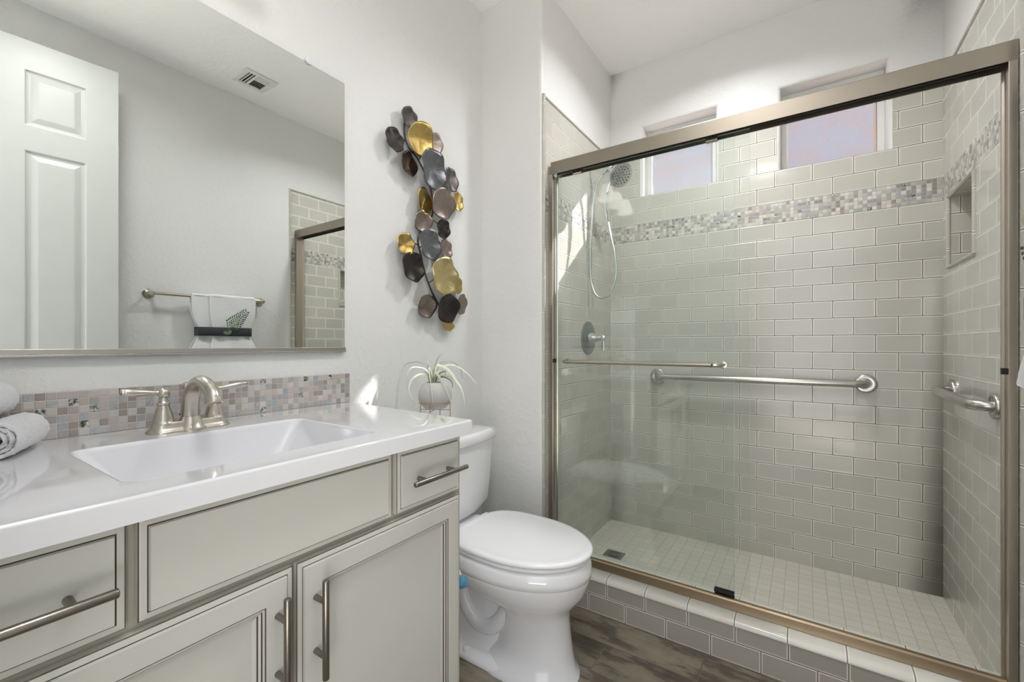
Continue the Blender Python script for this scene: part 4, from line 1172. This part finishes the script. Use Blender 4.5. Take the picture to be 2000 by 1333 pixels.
tp = [(HY0 - 0.002, 0.1512), (HY0 + 0.001, 0.180), (HY0 + 0.006, 0.184), (HY0 + 0.020, 0.184), (HY0 + 0.021, 0.172), (HY1 - 0.020, 0.165), (HY1 - 0.004, 0.162), (HY1, 0.160), (HY1, 0.1512)]
mb.loft([[(x, p[0], p[1]) for p in tp] for x in (XA + 0.022, XW - 0.020)])
mb.build('bottom_track', M['track_metal'], sd, bevel=0.0006)

def pane(name, x0, x1, y, lab):
    mb = MB(); z0, z1, th = 0.187, 1.850, 0.006
    mb.box(x0, x1, y - th / 2, y + th / 2, z0, z1)
    # faces: 0,1 = x ends, 2,3 = y faces, 4,5 = z ends
    mb.m = [1, 1, 0, 0, 1, 1]
    o = mb.build(name, [M['glass'], M['glass_edge']], sd)
    return tag(o, lab)
pa = pane('glass_panel', 0.345, 1.0655, 1.7290, 'outer glass pane with the towel bar')
pb = pane('glass_panel', 0.350, 1.1120, 1.7460, 'inner glass pane behind the outer one')
mb = MB(); zb, yb, r = 1.0105, 1.677, 0.0095
mb.tube(smooth_path([(0.408, 1.7265, zb), (0.409, 1.700, zb), (0.414, 1.684, zb), (0.432, yb, zb), (0.50, yb, zb), (0.95, yb, zb), (1.005, yb, zb), (1.024, 1.684, zb), (1.029, 1.700, zb), (1.030, 1.7265, zb)], 6), r, 20, flat=0.8)
tbar = mb.build('door_towel_bar', M['nickel'], sd, smooth=50); tbar.parent = pa
for x in (0.408, 1.030):
    c = MB().lathe((x, 1.7257, zb), (0, -1, 0), [(0, 0.013), (0.003, 0.013), (0.004, 0.010)], 20).build('bar_washer', M['nickel'], sd, smooth=40); c.parent = pa
mb = MB().box(1.000, 1.0655, 1.7330, 1.7400, 0.1735, 0.197).box(1.000, 1.0655, 1.7205, 1.7255, 0.1850, 0.197)
mb.build('bottom_guide', M['black'], sd, bevel=0.001)
for x in (0.45, 0.99):
    for (y, p_) in ((1.7290, pa), (1.7460, pb)):
        q = MB().box(x - 0.02, x + 0.02, y - 0.005, y + 0.005, 1.832, 1.868).build('roller_hanger', M['channel'], sd, bevel=0.001); q.parent = p_

# ------------------------------------------------------------------ grab bars
def grab(name, a, b, out, r, fr, bend, label):
    """a, b: flange centres on the wall; out: unit vector off the wall"""
    a, b, out = Vector(a), Vector(b), Vector(out); so = 0.055
    d = (b - a).normalized()
    e = empty(name, (a + b) / 2, label, 'grab bar')
    pth = [a + out * 0.002, a + out * (so - bend)]
    for k in range(1, 7):
        t_ = k / 6 * pi / 2
        pth.append(a + out * (so - bend + bend * sin(t_)) + d * (bend - bend * cos(t_)))
    for k in range(0, 6):
        t_ = k / 6 * pi / 2
        pth.append(b + out * (so - bend + bend * cos(t_)) - d * (bend - bend * sin(t_)))
    pth += [b + out * (so - bend), b + out * 0.002]
    MB().tube(pth, r, 22).build('bar', M['steel'], e, smooth=50)
    for p in (a, b):
        MB().lathe(p, out, [(0.0005, fr), (0.009, fr), (0.0115, fr - 0.002), (0.0125, fr - 0.006), (0.0125, r + 0.001), (0.010, r - 0.002)], 32).build('flange', M['steel'], e, smooth=40)
    return e
grab('long_grab_bar', (0.600, YB, 0.910), (1.497, YB, 0.912), (0, -1, 0), 0.0160, 0.040, 0.045, 'long stainless grab bar across the back shower wall')
grab('short_grab_bar', (XW, 2.300, 0.912), (XW, 1.852, 0.902), (-1, 0, 0), 0.0160, 0.038, 0.045, 'short stainless grab bar on the right shower wall below the niche')

# ------------------------------------------------------------------ hand shower
SY = 2.13
hs = empty('hand_shower', (XA, SY, 2.03), 'chrome hand shower with looping metal hose on the left shower wall', 'shower head')
MB().lathe((XA, SY, 2.045), (1, 0, 0), [(0, 0.030), (0.004, 0.030), (0.010, 0.018), (0.014, 0.011)], 28).build('wall_flange', M['chrome'], hs, smooth=45)
MB().tube(smooth_path([(XA + 0.004, SY, 2.045), (0.36, SY, 2.045), (0.40, SY, 2.030), (0.432, SY, 2.004)], 6), 0.0095, 18).build('shower_arm', M['chrome'], hs, smooth=50)
mb = MB()
mb.lathe((0.425, SY, 2.010), (0.60, 0, -0.62), [(0.0, 0.014), (0.008, 0.018), (0.026, 0.018), (0.034, 0.013), (0.040, 0.013)], 24)
mb.lathe((0.440, SY, 1.992), (-0.75, 0, -0.55), [(0, 0.013), (0.022, 0.013), (0.028, 0.010), (0.045, 0.009), (0.046, 0.0)], 20)
mb.build('diverter', M['chrome'], hs, smooth=45)
fd = Vector((0.62, -0.42, -0.62)).normalized(); fc = Vector((0.505, SY - 0.005, 1.940))
mb = MB()
mb.lathe(fc - fd * 0.030, fd, [(-0.012, 0.0), (-0.010, 0.016), (0.0, 0.030), (0.012, 0.052), (0.022, 0.061), (0.028, 0.0635), (0.032, 0.062), (0.0335, 0.058), (0.0325, 0.050), (0.0325, 0.0)], 40)
mb.build('spray_head', M['chrome'], hs, smooth=45)
M['face'] = metal('spray_face', (214, 218, 218), 0.22)
face = MB().lathe(fc + fd * 0.0030, fd, [(0, 0.0), (0.0, 0.055), (0.0008, 0.054), (0.0010, 0.0)], 36).build('spray_face', M['face'], hs, smooth=40)
u_ = fd.orthogonal().normalized(); v_ = fd.cross(u_)
nz = MB()
for (cnt, rr_) in ((6, 0.016), (12, 0.030), (18, 0.045)):
    for k in range(cnt):
        a = 2 * pi * k / cnt
        nz.lathe(fc + fd * 0.0038 + (u_ * cos(a) + v_ * sin(a)) * rr_, fd, [(0, 0.0034), (0.002, 0.0028), (0.0025, 0.0)], 8)
nz.build('spray_nozzles', simple('grey_nozzle', (58, 62, 64), 0.5), hs, smooth=40)
MB().tube(smooth_path([(0.432, SY, 2.000), (0.455, SY - 0.004, 1.975), (0.478, SY - 0.002, 1.958)], 4), [0.014] * 9, 18).build('head_joint', M['chrome'], hs, smooth=50)
MB().tube(smooth_path([(0.470, SY - 0.006, 1.935), (0.446, SY - 0.012, 1.900), (0.434, SY - 0.014, 1.85), (0.434, SY - 0.014, 1.78), (0.440, SY - 0.014, 1.712)], 6), [0.0125] * 12 + [0.0105] * 9 + [0.009] * 4, 18).build('handle', M['chrome'], hs, smooth=50)
hose = [(0.405, SY - 0.004, 1.960), (0.378, SY - 0.010, 1.915), (0.358, SY - 0.014, 1.82), (0.350, SY - 0.014, 1.713), (0.341, SY - 0.010, 1.545), (0.345, SY - 0.008, 1.42), (0.370, SY - 0.008, 1.345), (0.411, SY - 0.008, 1.325), (0.455, SY - 0.008, 1.355), (0.482, SY - 0.010, 1.441), (0.474, SY - 0.012, 1.554), (0.452, SY - 0.014, 1.65), (0.440, SY - 0.014, 1.715)]
hose_mat = None
t = NT('ribbed_hose'); x_ = t.xyz(t.coords())
M['hose'] = t.P(color=s2l((214, 218, 218)), metal=1.0, rough=0.18, normal=t.bump(t.m('SINE', t.m('MULTIPLY', x_[2], 1800.0)), 0.35, 0.0008))
MB().tube(smooth_path(hose, 8), 0.0060, 14).build('hose', M['hose'], hs, smooth=60)

# ------------------------------------------------------------------ valve
M['valve'] = metal('brushed_valve_plate', (150, 156, 158), 0.24)
vv = empty('shower_valve', (XA, 2.125, 1.117), 'round brushed nickel shower valve trim with lever on the left shower wall', 'shower valve')
V0 = (XA, 2.125, 1.117)
MB().lathe(V0, (1, 0, 0), [(0.0003, 0.088), (0.003, 0.088), (0.006, 0.085), (0.008, 0.078), (0.0085, 0.066), (0.012, 0.062), (0.014, 0.050), (0.013, 0.038), (0.016, 0.030), (0.016, 0.0)], 48).build('escutcheon', M['valve'], vv, smooth=35)
MB().lathe((XA + 0.014, 2.125, 1.117), (1, 0, 0), [(0, 0.031), (0.010, 0.029), (0.030, 0.021), (0.050, 0.0155), (0.056, 0.0155), (0.060, 0.013), (0.066, 0.013), (0.074, 0.015), (0.080, 0.012), (0.083, 0.0)], 32).build('hub', M['chrome'], vv, smooth=40)
MB().lathe((XA + 0.086, 2.125, 1.114), (0.06, -0.10, -1), [(-0.012, 0.0), (-0.010, 0.010), (0.004, 0.011), (0.010, 0.007), (0.020, 0.0075), (0.045, 0.0095), (0.062, 0.0085), (0.068, 0.0060), (0.070, 0.0)], 24).build('lever', M['chrome'], vv, smooth=45)

# ------------------------------------------------------------------ drain
dx_, dy_ = 0.499, 2.045
dn = empty('shower_drain', (dx_, dy_, 0.052), 'square steel floor drain with ring slots in the shower floor', 'drain')
mb = MB(); mb.box(dx_ - 0.046, dx_ + 0.046, dy_ - 0.040, dy_ + 0.040, 0.0523, 0.0545)
mb.build('drain_plate', M['steel'], dn, bevel=0.001)
for r_ in (0.012, 0.021, 0.030):
    mb = MB()
    for s in (0, pi):
        ring = [(dx_ + r_ * cos(a), dy_ + r_ * sin(a), 0.0549) for a in [s + 0.25 + (pi - 0.5) * k / 18 for k in range(19)]]
        mb.tube(ring, 0.0018, 6, flat=0.4)
    mb.build('ring_slot_shade', M['hole_shade'], dn, smooth=40)  # dark arcs laid on the plate as the shade in its slots
